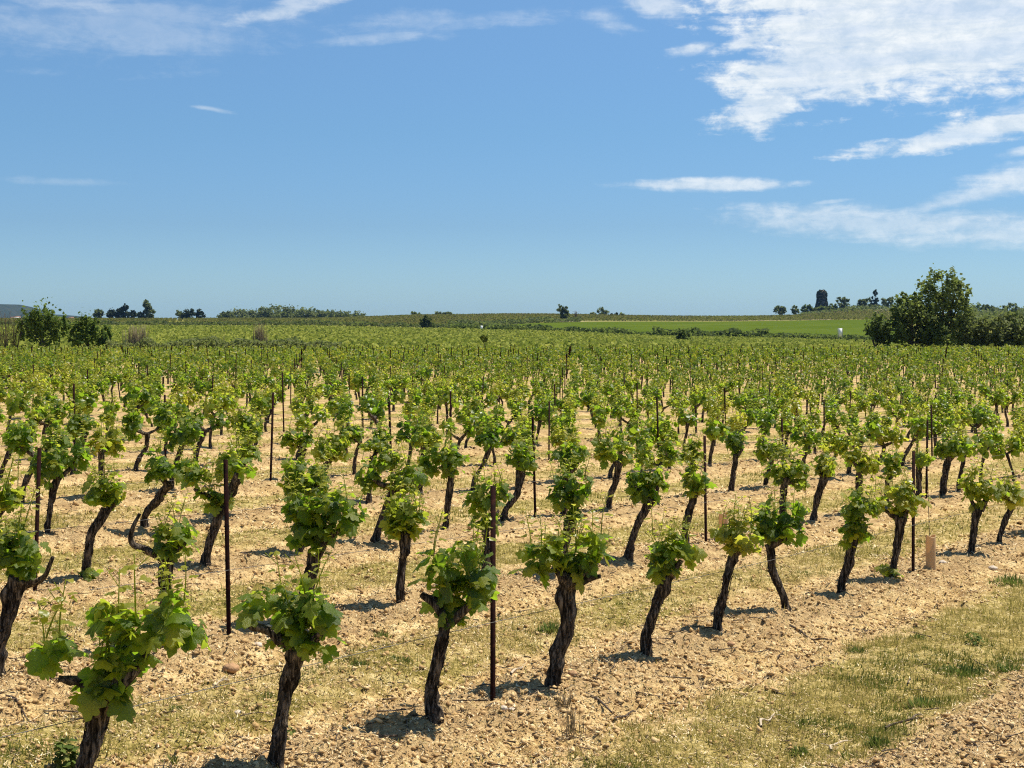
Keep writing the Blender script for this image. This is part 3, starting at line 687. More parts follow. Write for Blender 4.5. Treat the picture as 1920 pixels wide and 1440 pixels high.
ORD = ['front', 'second', 'third', 'fourth', 'fifth', 'sixth', 'seventh', 'eighth']
_ones = ['first', 'second', 'third', 'fourth', 'fifth', 'sixth', 'seventh', 'eighth', 'ninth']
NTH = _ones + ['tenth', 'eleventh', 'twelfth', 'thirteenth', 'fourteenth', 'fifteenth', 'sixteenth', 'seventeenth', 'eighteenth', 'nineteenth']
for _t, _b in (('twenty', 'twentieth'), ('thirty', 'thirtieth'), ('forty', 'fortieth'), ('fifty', 'fiftieth'), ('sixty', 'sixtieth')):
    NTH += [_b] + [_t + '-' + o_ for o_ in _ones]
cand = []
for j in range(-2, 160):
    for k in range(-120, 260):
        n = k + .5; X, Y = lat(n, j)
        if Y < 4.5 or Y > 149: continue
        px = 960 + F * X / Y
        if -70 < px < 1990:
            py = 600 + F * float(drop_near(X, Y)) / Y
            if py - .95 * F / Y < 1450 and j >= 0: cand.append((Y, j, n, X, px, py))
cand.sort()
TUBES = {(0, 6.5), (1, 6.5)}
near = [c for c in cand if (c[1], c[2]) not in TUBES]
indiv, rest = near[:300], near[300:]
LEAF_Y = 20.5
variants = []
GRP = 'grapevines in the vineyard rows'
vr = np.random.default_rng(5)
seen = {}
byrow = {}
for c in indiv: byrow.setdefault(c[1], []).append(c)
for j in byrow: byrow[j].sort(key=lambda c: c[4])
def vine_label(j, n, tone, px):
    row = byrow[j]; k = [c[2] for c in row if c[4] > -15].index(n) if px > -15 else -1
    look = 'yellow green' if tone > .56 else ('dark green' if tone < .36 else 'mid green')
    if k < 0: return f'{look} grapevine cut by the left frame edge in the {ORD[j]} row', GRP
    return f'{look} grapevine, {NTH[k]} from the left in the {ORD[j]} row of the vineyard', GRP
FARLAB = 'small leafy grapevine in the crowded middle rows beyond the sixth row'
FARGRP = 'grapevines in the crowded middle rows'
for q in range(20):
    variants.append(None)
nleaf = 0
for (Y, j, n, X, px, py) in indiv:
    key = (j, n); seed = int((j + 3) * 1000 + n * 10 + 500)
    r = np.random.default_rng(seed)
    if key in VS:
        s = VS[key]; b = s[0][0]
        X2 = (b[0] - 960) / F * Y
        loc = (X2, Y, float(gz(X2, Y)))
        sp_ = spec_from_pixels(s, Y, loc, r)
        build_vine(loc, sp_, s[4], 'grapevines of the nearest rows', seed, 2)
        continue
    X2 = X + r.normal() * .05; Y2 = Y + r.normal() * .05
    loc = (X2, Y2, float(gz(X2, Y2)))
    if Y < LEAF_Y:
        sp_ = default_spec(r); lab, grp = vine_label(j, n, sp_['tone'], px)
        build_vine(loc, sp_, lab, grp, seed, 2); continue
    if j > 6 and r.random() < .035: continue
    v = int(r.integers(20))
    tone = float(np.clip(r.normal(.46, .12), .15, .8))
    lab, grp = vine_label(j, n, tone, px) if j < 6 else (FARLAB, FARGRP)
    if variants[v] is None:
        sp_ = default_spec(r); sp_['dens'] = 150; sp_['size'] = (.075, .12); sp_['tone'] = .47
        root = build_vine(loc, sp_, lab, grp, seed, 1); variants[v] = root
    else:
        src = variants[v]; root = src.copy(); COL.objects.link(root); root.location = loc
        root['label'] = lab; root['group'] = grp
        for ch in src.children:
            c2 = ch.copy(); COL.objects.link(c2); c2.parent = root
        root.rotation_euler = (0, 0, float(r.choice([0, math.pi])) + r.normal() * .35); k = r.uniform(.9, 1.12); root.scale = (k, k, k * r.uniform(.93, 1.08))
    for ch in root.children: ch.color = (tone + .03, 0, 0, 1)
# the rest of the vineyard: one mass of small vines, still trunk and leaves each
mb = MB(); rr = np.random.default_rng(21)
for (Y, j, n, X, px, py) in rest:
    if rr.random() < .03: continue
    x = X + rr.normal() * .07; y = Y + rr.normal() * .07; z = float(gz(x, y)); H = rr.uniform(.48, .66); ln = rr.normal(.06, .08)
    a = .035
    mb.add([(x - a, y, z), (x + a, y, z), (x + ln + a, y, z + H), (x + ln - a, y, z + H)], None, [(0, 1, 2, 3)], -1.0)
    nl = 70 if Y < 60 else (44 if Y < 95 else 28); sz = .09 if Y < 60 else (.115 if Y < 95 else .15)
    o = rr.normal(size=(nl, 3)); o /= np.linalg.norm(o, axis=1)[:, None]
    c = np.array((x + ln, y, z + H + .17)) + o * np.array((.21, .21, .25)) * rr.uniform(.5, 1.05, (nl, 1)) + (rr.choice([-1, 1], (nl, 1)) * rr.uniform(0, .17, (nl, 1))) * np.array((UH[0], UH[1], 0))
    up = rr.random(nl) < .2; c[up, 2] += rr.uniform(.05, .24, up.sum())
    nn = o * .8 + (0, 0, .2) + rr.normal(size=(nl, 3)) * .5; nn /= np.linalg.norm(nn, axis=1)[:, None]
    d = rr.normal(size=(nl, 3)) * .7 + (0, 0, 1.0); d -= nn * (d * nn).sum(1)[:, None]; d /= np.linalg.norm(d, axis=1)[:, None]; xx = np.cross(d, nn)
    d = d * sz * .62; xx = xx * sz * .5
    V = np.stack([c - d, c + xx, c + d, c - xx], 1).reshape(-1, 3)
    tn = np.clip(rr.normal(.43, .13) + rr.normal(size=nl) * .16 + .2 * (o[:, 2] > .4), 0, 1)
    mb.add(V, None, np.arange(nl * 4).reshape(-1, 4), np.repeat(tn, 4))
M_vmass, t, out = material('vine_mass')
at_ = t.n('ShaderNodeAttribute'); at_.attribute_name = 'tint'
f = at_.outputs['Fac']
colr = t.ramp(f, [(0, (.026, .050, .007)), (.45, (.086, .126, .012)), (.75, (.172, .198, .020)), (1, (.34, .30, .045))])
colr = t.mix(t.m('LESS_THAN', f, -.5), colr, c4(.07, .05, .035))
p = principled(t, None, colr, .5, .25); tr = t.n('ShaderNodeBsdfTranslucent'); t.put(tr.inputs[0], t.mix(t.m('LESS_THAN', f, -.5), t.ramp(f, [(0, (.11, .24, .012)), (.5, (.31, .48, .022)), (1, (.66, .63, .06))]), c4(.02, .015, .01)))
mx = t.n('ShaderNodeMixShader'); mx.inputs[0].default_value = .30
t.link(p.outputs[0], mx.inputs[1]); t.link(tr.outputs[0], mx.inputs[2]); t.link(mx.outputs[0], out.inputs[0])
tag(obj('grapevines', mb.make('grapevines', M_vmass)), 'dense mass of distant grapevines at the back of the vineyard', 'grapevines', kind='stuff')

# ------------------------------------------------------------------ stakes, wires, guard tubes
def stake_mesh(h, seed):
    """rolled steel T section, holes in the web left as notches"""
    a, b, th = .015, .026, .006
    prof = [(-a, 0), (a, 0), (a, th), (th / 2, th), (th / 2, b), (-th / 2, b), (-th / 2, th), (-a, th)]
    n = len(prof); V = [(x, y, -.12) for x, y in prof] + [(x, y, h) for x, y in prof]
    Q = [(k, (k + 1) % n, n + (k + 1) % n, n + k) for k in range(n)]
    T = [(n, n + 1, n + 2), (n, n + 2, n + 7), (n + 3, n + 4, n + 5), (n + 3, n + 5, n + 6)]
    return mesh('steel_stake', V, T, Q, M_rust)
ST_TOP = {(0, 0): (925, 912), (6, 0): (1714, 846), (0, 1): (422, 862), (6, 1): (1321, 817), (12, 1): (1739, 787), (6, 2): (998, 782)}
ST_LAB = {(0, 0): 'rusty steel stake nearest the camera in the front row', (6, 0): 'rusty steel stake beside the tan guard tube at the right of the front row',
          (0, 1): 'dark steel stake in front of the spreading vine, leftmost in the second row', (6, 1): 'thin rusty stake in the second row right of the picture centre',
          (12, 1): 'rusty stake behind and right of the guard tube stake, second row', (6, 2): 'slim rusty stake in the third row at the picture centre'}
sm = [stake_mesh(h, q) for q, h in enumerate((1.15, 1.22, 1.3, 1.1))]
stk = []
for j in range(0, 150):
    for k in range(-20, 45):
        n = 6 * k; X, Y = lat(n, j)
        if 5 < Y < 147 and -30 < 960 + F * X / Y < 1950: stk.append((Y, j, n, X))
stk.sort()
sr = np.random.default_rng(9); mbs = MB(); cnt = 0
rowst = {}
for (Y, j, n, X) in stk: rowst.setdefault(j, []).append((960 + F * X / Y, n))
for j in rowst: rowst[j].sort()
for (Y, j, n, X) in stk:
    z = float(gz(X, Y))
    if cnt < 130:
        cnt += 1
        key = (n, j)
        if key in ST_TOP:
            tp = ST_TOP[key]; h = CAMZ - (tp[1] - 600) / F * Y - z; tx = (tp[0] - 960) / F * Y
            o = obj('steel_stake', stake_mesh(h, 1), None, (X, Y, z)); o.rotation_euler = (0, math.atan2(tx - X, h), sr.uniform(-.5, .5))
            tag(o, ST_LAB[key], 'stake', 'steel stakes in the vineyard rows')
        else:
            o = obj('steel_stake', sm[int(sr.integers(4))], None, (X, Y, z)); o.rotation_euler = (sr.normal() * .02, sr.normal() * .025, sr.uniform(-.6, .6))
            if j < 8:
                pos = [a[1] for a in rowst[j]].index(n); tot = len(rowst[j])
                pl = 'the only one in view' if tot == 1 else NTH[pos] + ' from the left'
                tag(o, f'thin rusty steel stake, {pl} in the {ORD[j]} row', 'stake', 'steel stakes in the vineyard rows')
            else: tag(o, 'thin dark stake among the crowded rows beyond the eighth row', 'stake', 'stakes among the crowded rows')
    else:
        h = sr.uniform(1.12, 1.4); a = .026; ln = sr.normal() * .03
        mbs.add([(X - a, Y, z), (X + a, Y, z), (X + ln + a, Y, z + h), (X + ln - a, Y, z + h), (X, Y + a, z), (X + ln, Y + a, z + h)], None, [(0, 1, 2, 3), (1, 4, 5, 2), (4, 0, 3, 5)])
# taller posts that stand out against the field
tag(obj('vineyard_stakes', mbs.make('vineyard_stakes', M_rust)), 'far dark stakes standing among the distant vines', 'stakes', kind='stuff')
for j in range(0, 7):
    n0 = max(-4.0, (4.8 - O0[1] - j * VV[1]) / U[1]); mb = MB()
    ns = np.arange(math.ceil(n0), 40, 3.0); ns = [n for n in ns if abs(F * lat(n, j)[0] / lat(n, j)[1]) < 1250]
    for hh in (.52,):
        P = []
        for q, n in enumerate(ns):
            x, y = lat(n, j); P.append((x, y - .02, float(gz(x, y)) + hh + (.0 if n % 6 == 0 else -.012), .0010))
        V, T, Qd, _, _ = tube(P, 3, .5, 0, 3); mb.add(V, T, Qd)
    tag(obj('trellis_wire', mb.make('trellis_wire', M_wire, True)), f'thin steel wire strung along the {ORD[j]} row of vines', 'wire', 'trellis wires')
def guard_tube(px, py, h, w_, label, rodtop=None):
    X, Y = ground_hit(px, py); z = float(gz(X, Y)); root = empty('guard_tube', (X, Y, z), label, 'plant guard')
    mb = MB(); n = 16; th = np.linspace(0, 2 * math.pi, n, endpoint=False); rx, ry = w_ / 2, w_ / 2 * .85; V = []
    for zz, k in ((-.03, 1), (h * .5, .98), (h, 1.0), (h + .004, .97), (h, .94), (h * .5, .93), (-.03, .94)):
        V += [(rx * k * math.cos(a), ry * k * math.sin(a), zz + (.012 * math.sin(2 * a + 1) if zz > h * .9 else 0)) for a in th]
    i = np.arange(7 * n).reshape(7, n); jn = np.roll(i, -1, 1)
    mb.add(V, None, np.stack([i[:-1], jn[:-1], jn[1:], i[1:]], -1).reshape(-1, 4))
    obj('sleeve', mb.make('sleeve', M_tube, True), root)
    if rodtop:
        mb = MB(); tx = (rodtop[0] - 960) / F * Y - X; tz = CAMZ - (rodtop[1] - 600) / F * Y - z
        V, T, q, _, _ = tube([(0, 0, -.1, .0035), (tx * .5, 0, tz * .5, .0035), (tx, 0, tz, .0032)], 6, .2, 0, 1); mb.add(V, T, q)
        o = obj('support_rod', mb.make('support_rod', M_rod, True), None, (X, Y + .0, z)); tag(o, 'thin dark rod standing up out of the tan guard tube', 'rod')
guard_tube(1745, 1080, .39, .098, 'tan plastic guard tube in the front row beside a rusty stake', (1739, 888))
guard_tube(1357, 1024, .36, .11, 'tan guard tube half hidden behind the yellow green front vine')
guard_tube(622, 765, .45, .12, 'pinkish guard tube far back between the leafy columns at the left')

# ------------------------------------------------------------------ clods, straw, grass, weeds, twigs on the ground
def scatter(n, ylo, yhi, pw, dens):
    r_ = np.random.default_rng(int(n + ylo)); u = r_.random(n) ** pw
    Y = ylo + (yhi - ylo) * u; X = Y * r_.uniform(-.44, .44, n)
    k = r_.random(n) < dens(X, Y); return X[k], Y[k], r_
def clods(n, ylo, yhi, lo, hi, pw):
    X, Y, r_ = scatter(n, ylo, yhi, pw, lambda x, y: .97 - 1.05 * grassy(x, y)); m = len(X)
    ico = np.array([(0, 0, 1.), (1, 0, 0), (0, 1, 0), (-1, 0, 0), (0, -1, 0), (0, 0, -1)])
    T = np.array([(0, 1, 2), (0, 2, 3), (0, 3, 4), (0, 4, 1), (5, 2, 1), (5, 3, 2), (5, 4, 3), (5, 1, 4)])
    sz = lo * (hi / lo) ** (r_.random(m) ** 2.2) * .5
    Z = gz(X, Y) + relief(X, Y) + sz * .25
    V = (ico[None] + r_.normal(size=(m, 6, 3)) * .28) * (sz[:, None, None] * r_.uniform(.7, 1.3, (m, 1, 3)) * (1, 1, .75))
    a = r_.uniform(0, 6.28, m); c, s_ = np.cos(a)[:, None], np.sin(a)[:, None]
    V = np.stack([V[..., 0] * c - V[..., 1] * s_, V[..., 0] * s_ + V[..., 1] * c, V[..., 2]], -1) + np.stack([X, Y, Z], -1)[:, None]
    return V.reshape(-1, 3), (T[None] + (np.arange(m) * 6)[:, None, None]).reshape(-1, 3), np.repeat(np.clip(r_.normal(.5, .22, m), 0, 1), 6)
mb = MB()
for a in ((75000, 5.6, 14, .007, .045, 1.3), (18000, 14, 30, .02, .07, 1.3)):
    V, T, c = clods(*a); mb.add(V, T, None, c)
tag(obj('clods', mb.make('clods', M_clod)), 'small dry clods and pebbles strewn over the tilled soil', 'clods', kind='stuff')
def blades(n, ylo, yhi, pw, hl, hh, wd, dens, lay, tone):
    X, Y, r_ = scatter(n, ylo, yhi, pw, dens); m = len(X); Z = gz(X, Y) + relief(X, Y) - .004
    L = r_.uniform(hl, hh, m); a = r_.uniform(0, 6.28, m); ti = r_.uniform(lay[0], lay[1], m)
    d = np.stack([np.cos(a) * np.sin(ti), np.sin(a) * np.sin(ti), np.cos(ti)], -1) * L[:, None]
    b = a + r_.uniform(1.2, 1.9, m); s_ = np.stack([np.cos(b), np.sin(b), 0 * b], -1) * (wd * r_.uniform(.6, 1.4, m))[:, None]
    P = np.stack([X, Y, Z], -1); V = np.stack([P - s_, P + s_, P + d], 1).reshape(-1, 3)
    return V, np.arange(m * 3).reshape(-1, 3), np.repeat(np.clip(tone(X, Y) + r_.normal(0, .22, m), 0, 1), 3)
mb = MB()
gt = lambda x, y: .78 - .66 * sstep(vn(x, y, 1.7, 31) * .6 + vn(x, y, 6, 32) * .4, .48, .74)
gd = lambda x, y: .02 + .98 * grassy(x, y) ** 1.4 * (.25 + .75 * sstep(vn(x, y, 6.5, 33), .35, .62))
for a in ((440000, 5.6, 14, 1.25, .02, .07, .0031), (150000, 14, 34, 1.3, .03, .08, .007)):
    V, T, c = blades(*a, gd, (.2, 1.35), gt); mb.add(V, T, None, c)
tag(obj('dry_grass', mb.make('dry_grass', M_grass)), 'short dry yellow green grass growing between the vine rows', 'grass', kind='stuff')
mb = MB()
st_t = lambda x, y: .5 + 0 * x
sd_ = lambda x, y: .25 + .6 * vn(x, y, 1.4, 41) * (1 - .4 * grassy(x, y))
for a in ((130000, 5.6, 14, 1.25, .010, .042, .0032), (50000, 14, 30, 1.3, .025, .08, .007)):
    V, T, c = blades(*a, sd_, (1.05, 1.6), st_t); V[:, 2] += .012; mb.add(V, T, None, np.clip((c - .5) * 1.8 + .5, 0, 1))
tag(obj('straw', mb.make('straw', M_straw)), 'broken straw and chips of prunings lying on the soil', 'straw', kind='stuff')
mb = MB(); r_ = np.random.default_rng(77)
for q in range(2200):
    Y = 5.8 + 22 * r_.random() ** 1.5; X = Y * r_.uniform(-.42, .42)
    if grassy(X, Y) > .3 and r_.random() < .85: continue
    L = .04 + .2 * r_.random() ** 2.5; a = r_.uniform(0, 3.14); z = float(gz(X, Y) + relief(X, Y)) + .008; rd = r_.uniform(.0015, .004)
    pth = [(X + math.cos(a) * L * u + r_.normal() * .006, Y + math.sin(a) * L * u + r_.normal() * .006, z + r_.uniform(0, .012), rd * (1.1 - u * .5)) for u in (-.5, 0, .5)]
    V, T, Q, _, _ = tube(pth, 4, .06, .1, q); mb.add(V, T, Q)
tag(obj('prunings', mb.make('prunings', M_twig)), 'many thin dead vine prunings lying along the rows', 'prunings', kind='stuff')
def twig(p0, p1, rpx, mat, label, lift=.012):
    a, b = ground_hit(*p0), ground_hit(*p1); r_ = np.random.default_rng(int(p0[0] * 7 + p0[1])); base = (a[0], a[1], float(gz(*a)))
    P = []
    for u in np.linspace(0, 1, 5):
        x = a[0] + (b[0] - a[0]) * u + r_.normal() * .012; y = a[1] + (b[1] - a[1]) * u + r_.normal() * .012
        P.append((x - base[0], y - base[1], float(gz(x, y) + relief(x, y)) - base[2] + lift + .01 * r_.random(), rpx / F * a[1] * (1.1 - .5 * u)))
    mb = MB(); V, T, Q, _, _ = tube(P, 7, .03, .25, int(p0[0])); mb.add(V, T, Q)
    for _ in range(2):
        k = int(r_.integers(1, 4)); c = P[k]; an = r_.uniform(0, 6.28); V, T, Q, _, _ = tube([(c[0], c[1], c[2], c[3] * .5), (c[0] + .05 * math.cos(an), c[1] + .05 * math.sin(an), c[2] + .012, .0012)], 5, .03, .2, k); mb.add(V, T, Q)
    tag(obj('twig', mb.make('twig', mat, True), None, base), label, 'twig', 'loose twigs lying on the ground')
twig((1097, 1313), (1148, 1347), 2.8, M_twig, 'dark twig lying right of the bent shaggy vine foot')
twig((1147, 1350), (1192, 1336), 2.2, M_twig, 'dark twig meeting another twig end to end in front of the row')
twig((1553, 1410), (1590, 1389), 2.2, M_pale, 'pale bleached stick on the dry grass at the bottom right')
twig((1416, 1372), (1456, 1352), 2.2, M_pale, 'pale stick on the dry grass left of the green weeds')
twig((18, 1322), (70, 1366), 1.8, M_twig, 'thin dark twig on bare soil left of the thick forked vine')
twig((1660, 1375), (1732, 1352), 2.2, M_twig, 'dark stick at the edge of the tilled soil in the bottom right corner')
twig((1480, 1192), (1560, 1215), 2.0, M_twig, 'thin twig on the bare soil below the backward leaning vine')
twig((402, 1296), (432, 1288), 1.4, M_pale, 'thin pale twig on soil between the two bottom left vines')
twig((962, 1290), (985, 1262), 2.2, M_pale, 'short pale stick between the nearest stake and the shaggy vine')
def stone(px, py, rp, label, mat=M_stone):
    X, Y = ground_hit(px, py); z = float(gz(X, Y) + relief(X, Y)); r_ = np.random.default_rng(int(px + py)); rd = rp / F * Y
    th, ph = np.meshgrid(np.linspace(0, 2 * math.pi, 10, endpoint=False), np.linspace(.15, math.pi - .15, 6)); 
    V = np.stack([np.sin(ph) * np.cos(th), np.sin(ph) * np.sin(th), np.cos(ph) * .6], -1) * (1 + r_.normal(size=th.shape + (1,)) * .13) * rd
    i = np.arange(60).reshape(6, 10); jn = np.roll(i, -1, 1); V = np.vstack([V.reshape(-1, 3), (0, 0, .62 * rd), (0, 0, -.62 * rd)])
    T = [(60, a, (a + 1) % 10) for a in range(10)] + [(61, 50 + (a + 1) % 10, 50 + a) for a in range(10)]
    tag(obj('stone', mesh('stone', V, T, np.stack([i[:-1], i[1:], jn[1:], jn[:-1]], -1).reshape(-1, 4), mat), None, (X, Y, z + rd * .25)), label, 'stone', 'loose stones on the soil')
M_clodb = flat_material('clay_lump', (.42, .25, .13), .95, .1, .3, 40, .01)
stone(447, 1341, 9, 'whitish stone lying left of the bottom edge vine trunk')
stone(433, 1263, 15, 'flat brown lump of earth between the two bottom left vines', M_clodb)
stone(483, 1228, 9, 'grey stone on the soil right of the second row near stake foot')
stone(945, 1357, 8, 'pale stone just right of the nearest stake foot, left of a pair')
stone(960, 1352, 7, 'pale stone just right of the nearest stake foot, right of a pair')
stone(1370, 1230, 7, 'brown lump on the bare soil below the yellow green vine', M_clodb)
stone(1768, 1068, 8, 'white stone on the soil right of the tan guard tube')
stone(1862, 1072, 8, 'white stone beside the grassy clump at the right edge')
stone(1075, 1290, 9, 'brown clod just right of the shaggy vine foot', M_clodb)
def weed(px, py, wpx, hpx, n, label, mat=M_weed, tone=.45, wd=.0035, name='weed', lay=(.1, 1.0), cat='weed', grp='weeds on the vineyard floor'):
    n = int(n * 1.8) if mat is M_weed and wd < .008 else n; hpx = hpx * (.85 if mat is M_weed else 1)
    X, Y = ground_hit(px, py); z = float(gz(X, Y) + relief(X, Y)); r_ = np.random.default_rng(int(px * 3 + py)); mb = MB(); W_ = wpx / F * Y; H_ = hpx / F * Y
    for q in range(n):
        if wd >= .009:
            LV, LT = LEAFARR[q % 3]; a = r_.uniform(0, 6.28); h = H_ * r_.random() ** .8; ro = W_ * (.25 + .75 * r_.random()) * (1 - .6 * h / H_)
            d = np.array((math.cos(a), math.sin(a), r_.uniform(-.5, .4))); d /= np.linalg.norm(d); nn = np.array((0, 0, 1.)) + r_.normal(size=3) * .4; nn -= d * nn.dot(d); nn /= np.linalg.norm(nn)
            mb.add((LV[:, :1] * np.cross(d, nn) + LV[:, 1:2] * d + LV[:, 2:3] * nn) * r_.uniform(.6, 1.2) * H_ * .28 + np.array((ro * math.cos(a), ro * math.sin(a), h)), LT, None, np.clip(tone + r_.normal() * .2, 0, 1)); continue
        a = r_.uniform(0, 6.28); ro = W_ * r_.random() ** .6; bx, by = ro * math.cos(a), ro * math.sin(a) * .8
        L = H_ * r_.uniform(.3, 1.2) * (1.15 - .7 * (ro / W_) ** 2); ti = r_.uniform(*lay); b = a + r_.normal() * .8
        d = np.array((math.cos(b) * math.sin(ti), math.sin(b) * math.sin(ti), math.cos(ti))) * L; s_ = np.array((-math.sin(b), math.cos(b), 0)) * wd * r_.uniform(.6, 1.4)
        p0 = np.array((bx, by, -.01)); m_ = p0 + d * .55 + np.array((0, 0, L * .08))
        mb.add([p0 - s_ * .5, p0 + s_ * .5, m_ + s_, m_ - s_, p0 + d], [(3, 2, 4)], [(0, 1, 2, 3)], np.clip(tone + r_.normal() * .2, 0, 1))
    tag(obj(name, mb.make(name, mat), None, (X, Y, z)), label, cat, grp)
weed(1800, 1262, 62, 26, 420, 'largest patch of lush green weeds on the dry grass at the right', tone=.35)
weed(1893, 1275, 22, 30, 110, 'dark green weed tuft right of the largest weed patch', tone=.3)
weed(1825, 1208, 20, 26, 46, 'spiky green weed rosette above the largest weed patch', wd=.009, lay=(.5, 1.2))
weed(1735, 1325, 40, 24, 200, 'green weed patch below left of the largest weed patch', tone=.38)
weed(1645, 1405, 24, 26, 120, 'green weed tuft in the bottom right by the tilled soil edge')
weed(1493, 1410, 28, 20, 110, 'bright green weed at the bottom edge, leftmost on the dry grass', tone=.5)
weed(1592, 1358, 14, 16, 60, 'small green weed in the middle of the dry grass strip', tone=.5)
weed(1592, 1430, 22, 22, 90, 'green weed tuft touching the bottom edge right of a bright weed')
weed(1505, 1360, 14, 16, 60, 'little green weed left of the small weed in the dry grass')
weed(1898, 1098, 50, 24, 260, 'green grassy clump at the right edge beside the white stone', tone=.45)
weed(1610, 1226, 16, 18, 70, 'small dark weed at the upper edge of the dry grass strip', tone=.3)
weed(1720, 1200, 18, 16, 70, 'small weed on the dry grass below the far front row stake')
weed(330, 1340, 34, 16, 120, 'thin green grass tuft right of the thick forked vine', tone=.5, wd=.003)
weed(240, 1347, 24, 16, 90, 'thin green grass tuft at the foot of the thick forked vine', tone=.45, wd=.003)
weed(500, 1313, 22, 20, 80, 'green grass tuft just left of the dark trunked bottom vine', wd=.003)
weed(320, 1424, 18, 16, 70, 'tiny green weed near the bottom edge between two vines', tone=.5)
weed(745, 1243, 28, 16, 110, 'low green weed left of the swollen footed vine', tone=.42)
weed(675, 1252, 18, 18, 70, 'dark green weed between the bottom vine and the swollen footed vine', tone=.32)
weed(1030, 1190, 24, 24, 80, 'spiky green weed right of the nearest stake, behind the shaggy vine', tone=.5, wd=.006)
weed(717, 1196, 16, 24, 50, 'grey green weed in front of the straight trunked second row vine', tone=.6)
weed(122, 1445, 20, 66, 70, 'tall leafy weed left of the thick forked vine at bottom edge', tone=.4, wd=.012, lay=(.1, .8))
weed(545, 1405, 12, 34, 22, 'leafy green sucker at the foot of the dark trunked bottom vine', tone=.55, wd=.016, lay=(.2, 1.2))
weed(1310, 1290, 38, 22, 170, 'dark dead weed heap on the soil below the peeling bark vine', M_dead, .3, .003, 'dead_weed', (.4, 1.4), 'dead weed', 'dead weeds')
weed(1385, 1262, 40, 14, 120, 'flat dark dead weed right of the dead weed heap', M_dead, .3, .003, 'dead_weed', (.8, 1.5), 'dead weed', 'dead weeds')
weed(1075, 1385, 24, 60, 60, 'dry thin upright stems on the soil right of the shaggy vine', M_dead, .55, .002, 'dead_weed', (.0, .5), 'dead weed', 'dead weeds')
weed(1055, 1340, 16, 26, 60, 'grey green dry weed at the foot of the shaggy vine', M_dead, .7, .003, 'dead_weed', (.1, .8), 'dead weed', 'dead weeds')
weed(1625, 1188, 34, 10, 90, 'low dark dead stems left of the pale bare patch', M_dead, .35, .003, 'dead_weed', (.9, 1.5), 'dead weed', 'dead weeds')

# ------------------------------------------------------------------ far fields of vines
def clump_quads(C, sz, r_, tn, up=.9):
    m = len(C); nn = r_.normal(size=(m, 3)) * .8 + (0, -.15, up); nn /= np.linalg.norm(nn, axis=1)[:, None]
    d = r_.normal(size=(m, 3)); d -= nn * (d * nn).sum(1)[:, None]; d /= np.linalg.norm(d, axis=1)[:, None]; x = np.cross(d, nn)
    s_ = np.broadcast_to(np.asarray(sz, float), (m,))[:, None]
    V = np.stack([C - d * s_ * .6, C + x * s_ * .45, C + d * s_ * .6, C - x * s_ * .45], 1).reshape(-1, 3)
    return V, np.arange(m * 4).reshape(-1, 4), np.repeat(tn, 4)
def far_rows(ylo, yhi, ang, gap, along, per, sz, h, mat, name, label, keep, seed, tmean):
    r_ = np.random.default_rng(seed); mb = MB(); ca, sa = math.cos(ang), math.sin(ang)
    E = yhi * 1.3; a = np.arange(-E, E, gap); b = np.arange(-E, E, along)
    A, B_ = np.meshgrid(a, b); A = A + r_.normal(size=A.shape) * .12; B_ = B_ + r_.normal(size=A.shape) * .3
    X = (A * ca + B_ * sa).ravel(); Y = (-A * sa + B_ * ca).ravel() + (ylo + yhi) / 2
    k = (Y > ylo) & (Y < yhi) & (np.abs(X) < .43 * Y) & keep(X, Y); X, Y = X[k], Y[k]
    m = len(X); C = np.stack([X, Y, gz(X, Y)], -1)
    C = np.repeat(C, per, 0); C[:, :2] += r_.normal(size=(m * per, 2)) * sz * .35; C[:, 2] += r_.uniform(h * .3, h * 1.08, m * per)
    tn = np.repeat(np.clip(tmean + r_.normal(0, .13, m) + (vn(X, Y, .02, seed) - .5) * .3, 0, 1), per) + r_.normal(size=m * per) * .1
    V, Q, c = clump_quads(C, sz, r_, np.clip(tn, 0, 1)); mb.add(V, None, Q, c)
    tag(obj(name, mb.make(name, mat)), label, 'vines', kind='stuff'); return m
PX = lambda x, y: 960 + F * x / y
m1 = far_rows(153, 440, R(15), 2.3, 1.4, 4, .68, 1.0, M_farvine, 'far_vines', 'pale green rows of vines in the flat field beyond the vineyard', lambda x, y: y < np.interp(PX(x, y), [0, 600, 900, 1300, 1920], [440, 440, 425, 400, 390]), 3, .75)
m2 = far_rows(560, 1010, R(-14), 3.2, 2.4, 3, 1.0, 1.15, M_hillvine, 'hillside_vines', 'olive brown rows of vines on the low hillside',
     lambda x, y: (y > np.interp(PX(x, y), [0, 850, 900, 1000, 1100, 1335, 1620], [560, 575, 640, 725, 775, 785, 800])) & (PX(x, y) < 1700), 4, .42)
def bush_line(name, pts, h, sz, n, mat, label, seed, dep=4.0, tone=.4):
    r_ = np.random.default_rng(seed); px = r_.uniform(pts[0][0], pts[-1][0], n); zz = np.interp(px, [p[0] for p in pts], [p[1] for p in pts]) + r_.normal(size=n) * dep
    X = (px - 960) / F * zz; hh = h * (.55 + .6 * vn(px, 0 * px, .04, seed))
    C = np.stack([X, zz, gz(X, zz) + r_.random(n) ** .7 * hh], -1)
    mb = MB(); V, Q, c = clump_quads(C, sz, r_, np.clip(tone + r_.normal(size=n) * .18, 0, 1)); mb.add(V, None, Q, c)
    tag(obj(name, mb.make(name, mat)), label, 'scrub', kind='stuff')
bush_line('ditch_scrub', [(845, 470), (1000, 462), (1300, 440), (1700, 430)], 2.2, 1.0, 6500, M_tree, 'dark low scrub along the ditch below the meadow', 1, 3)
bush_line('ditch_thicket', [(1225, 436), (1440, 430)], 3.2, 1.2, 1500, M_tree, 'thicker dark scrub in the middle of the ditch line', 2, 3, .3)
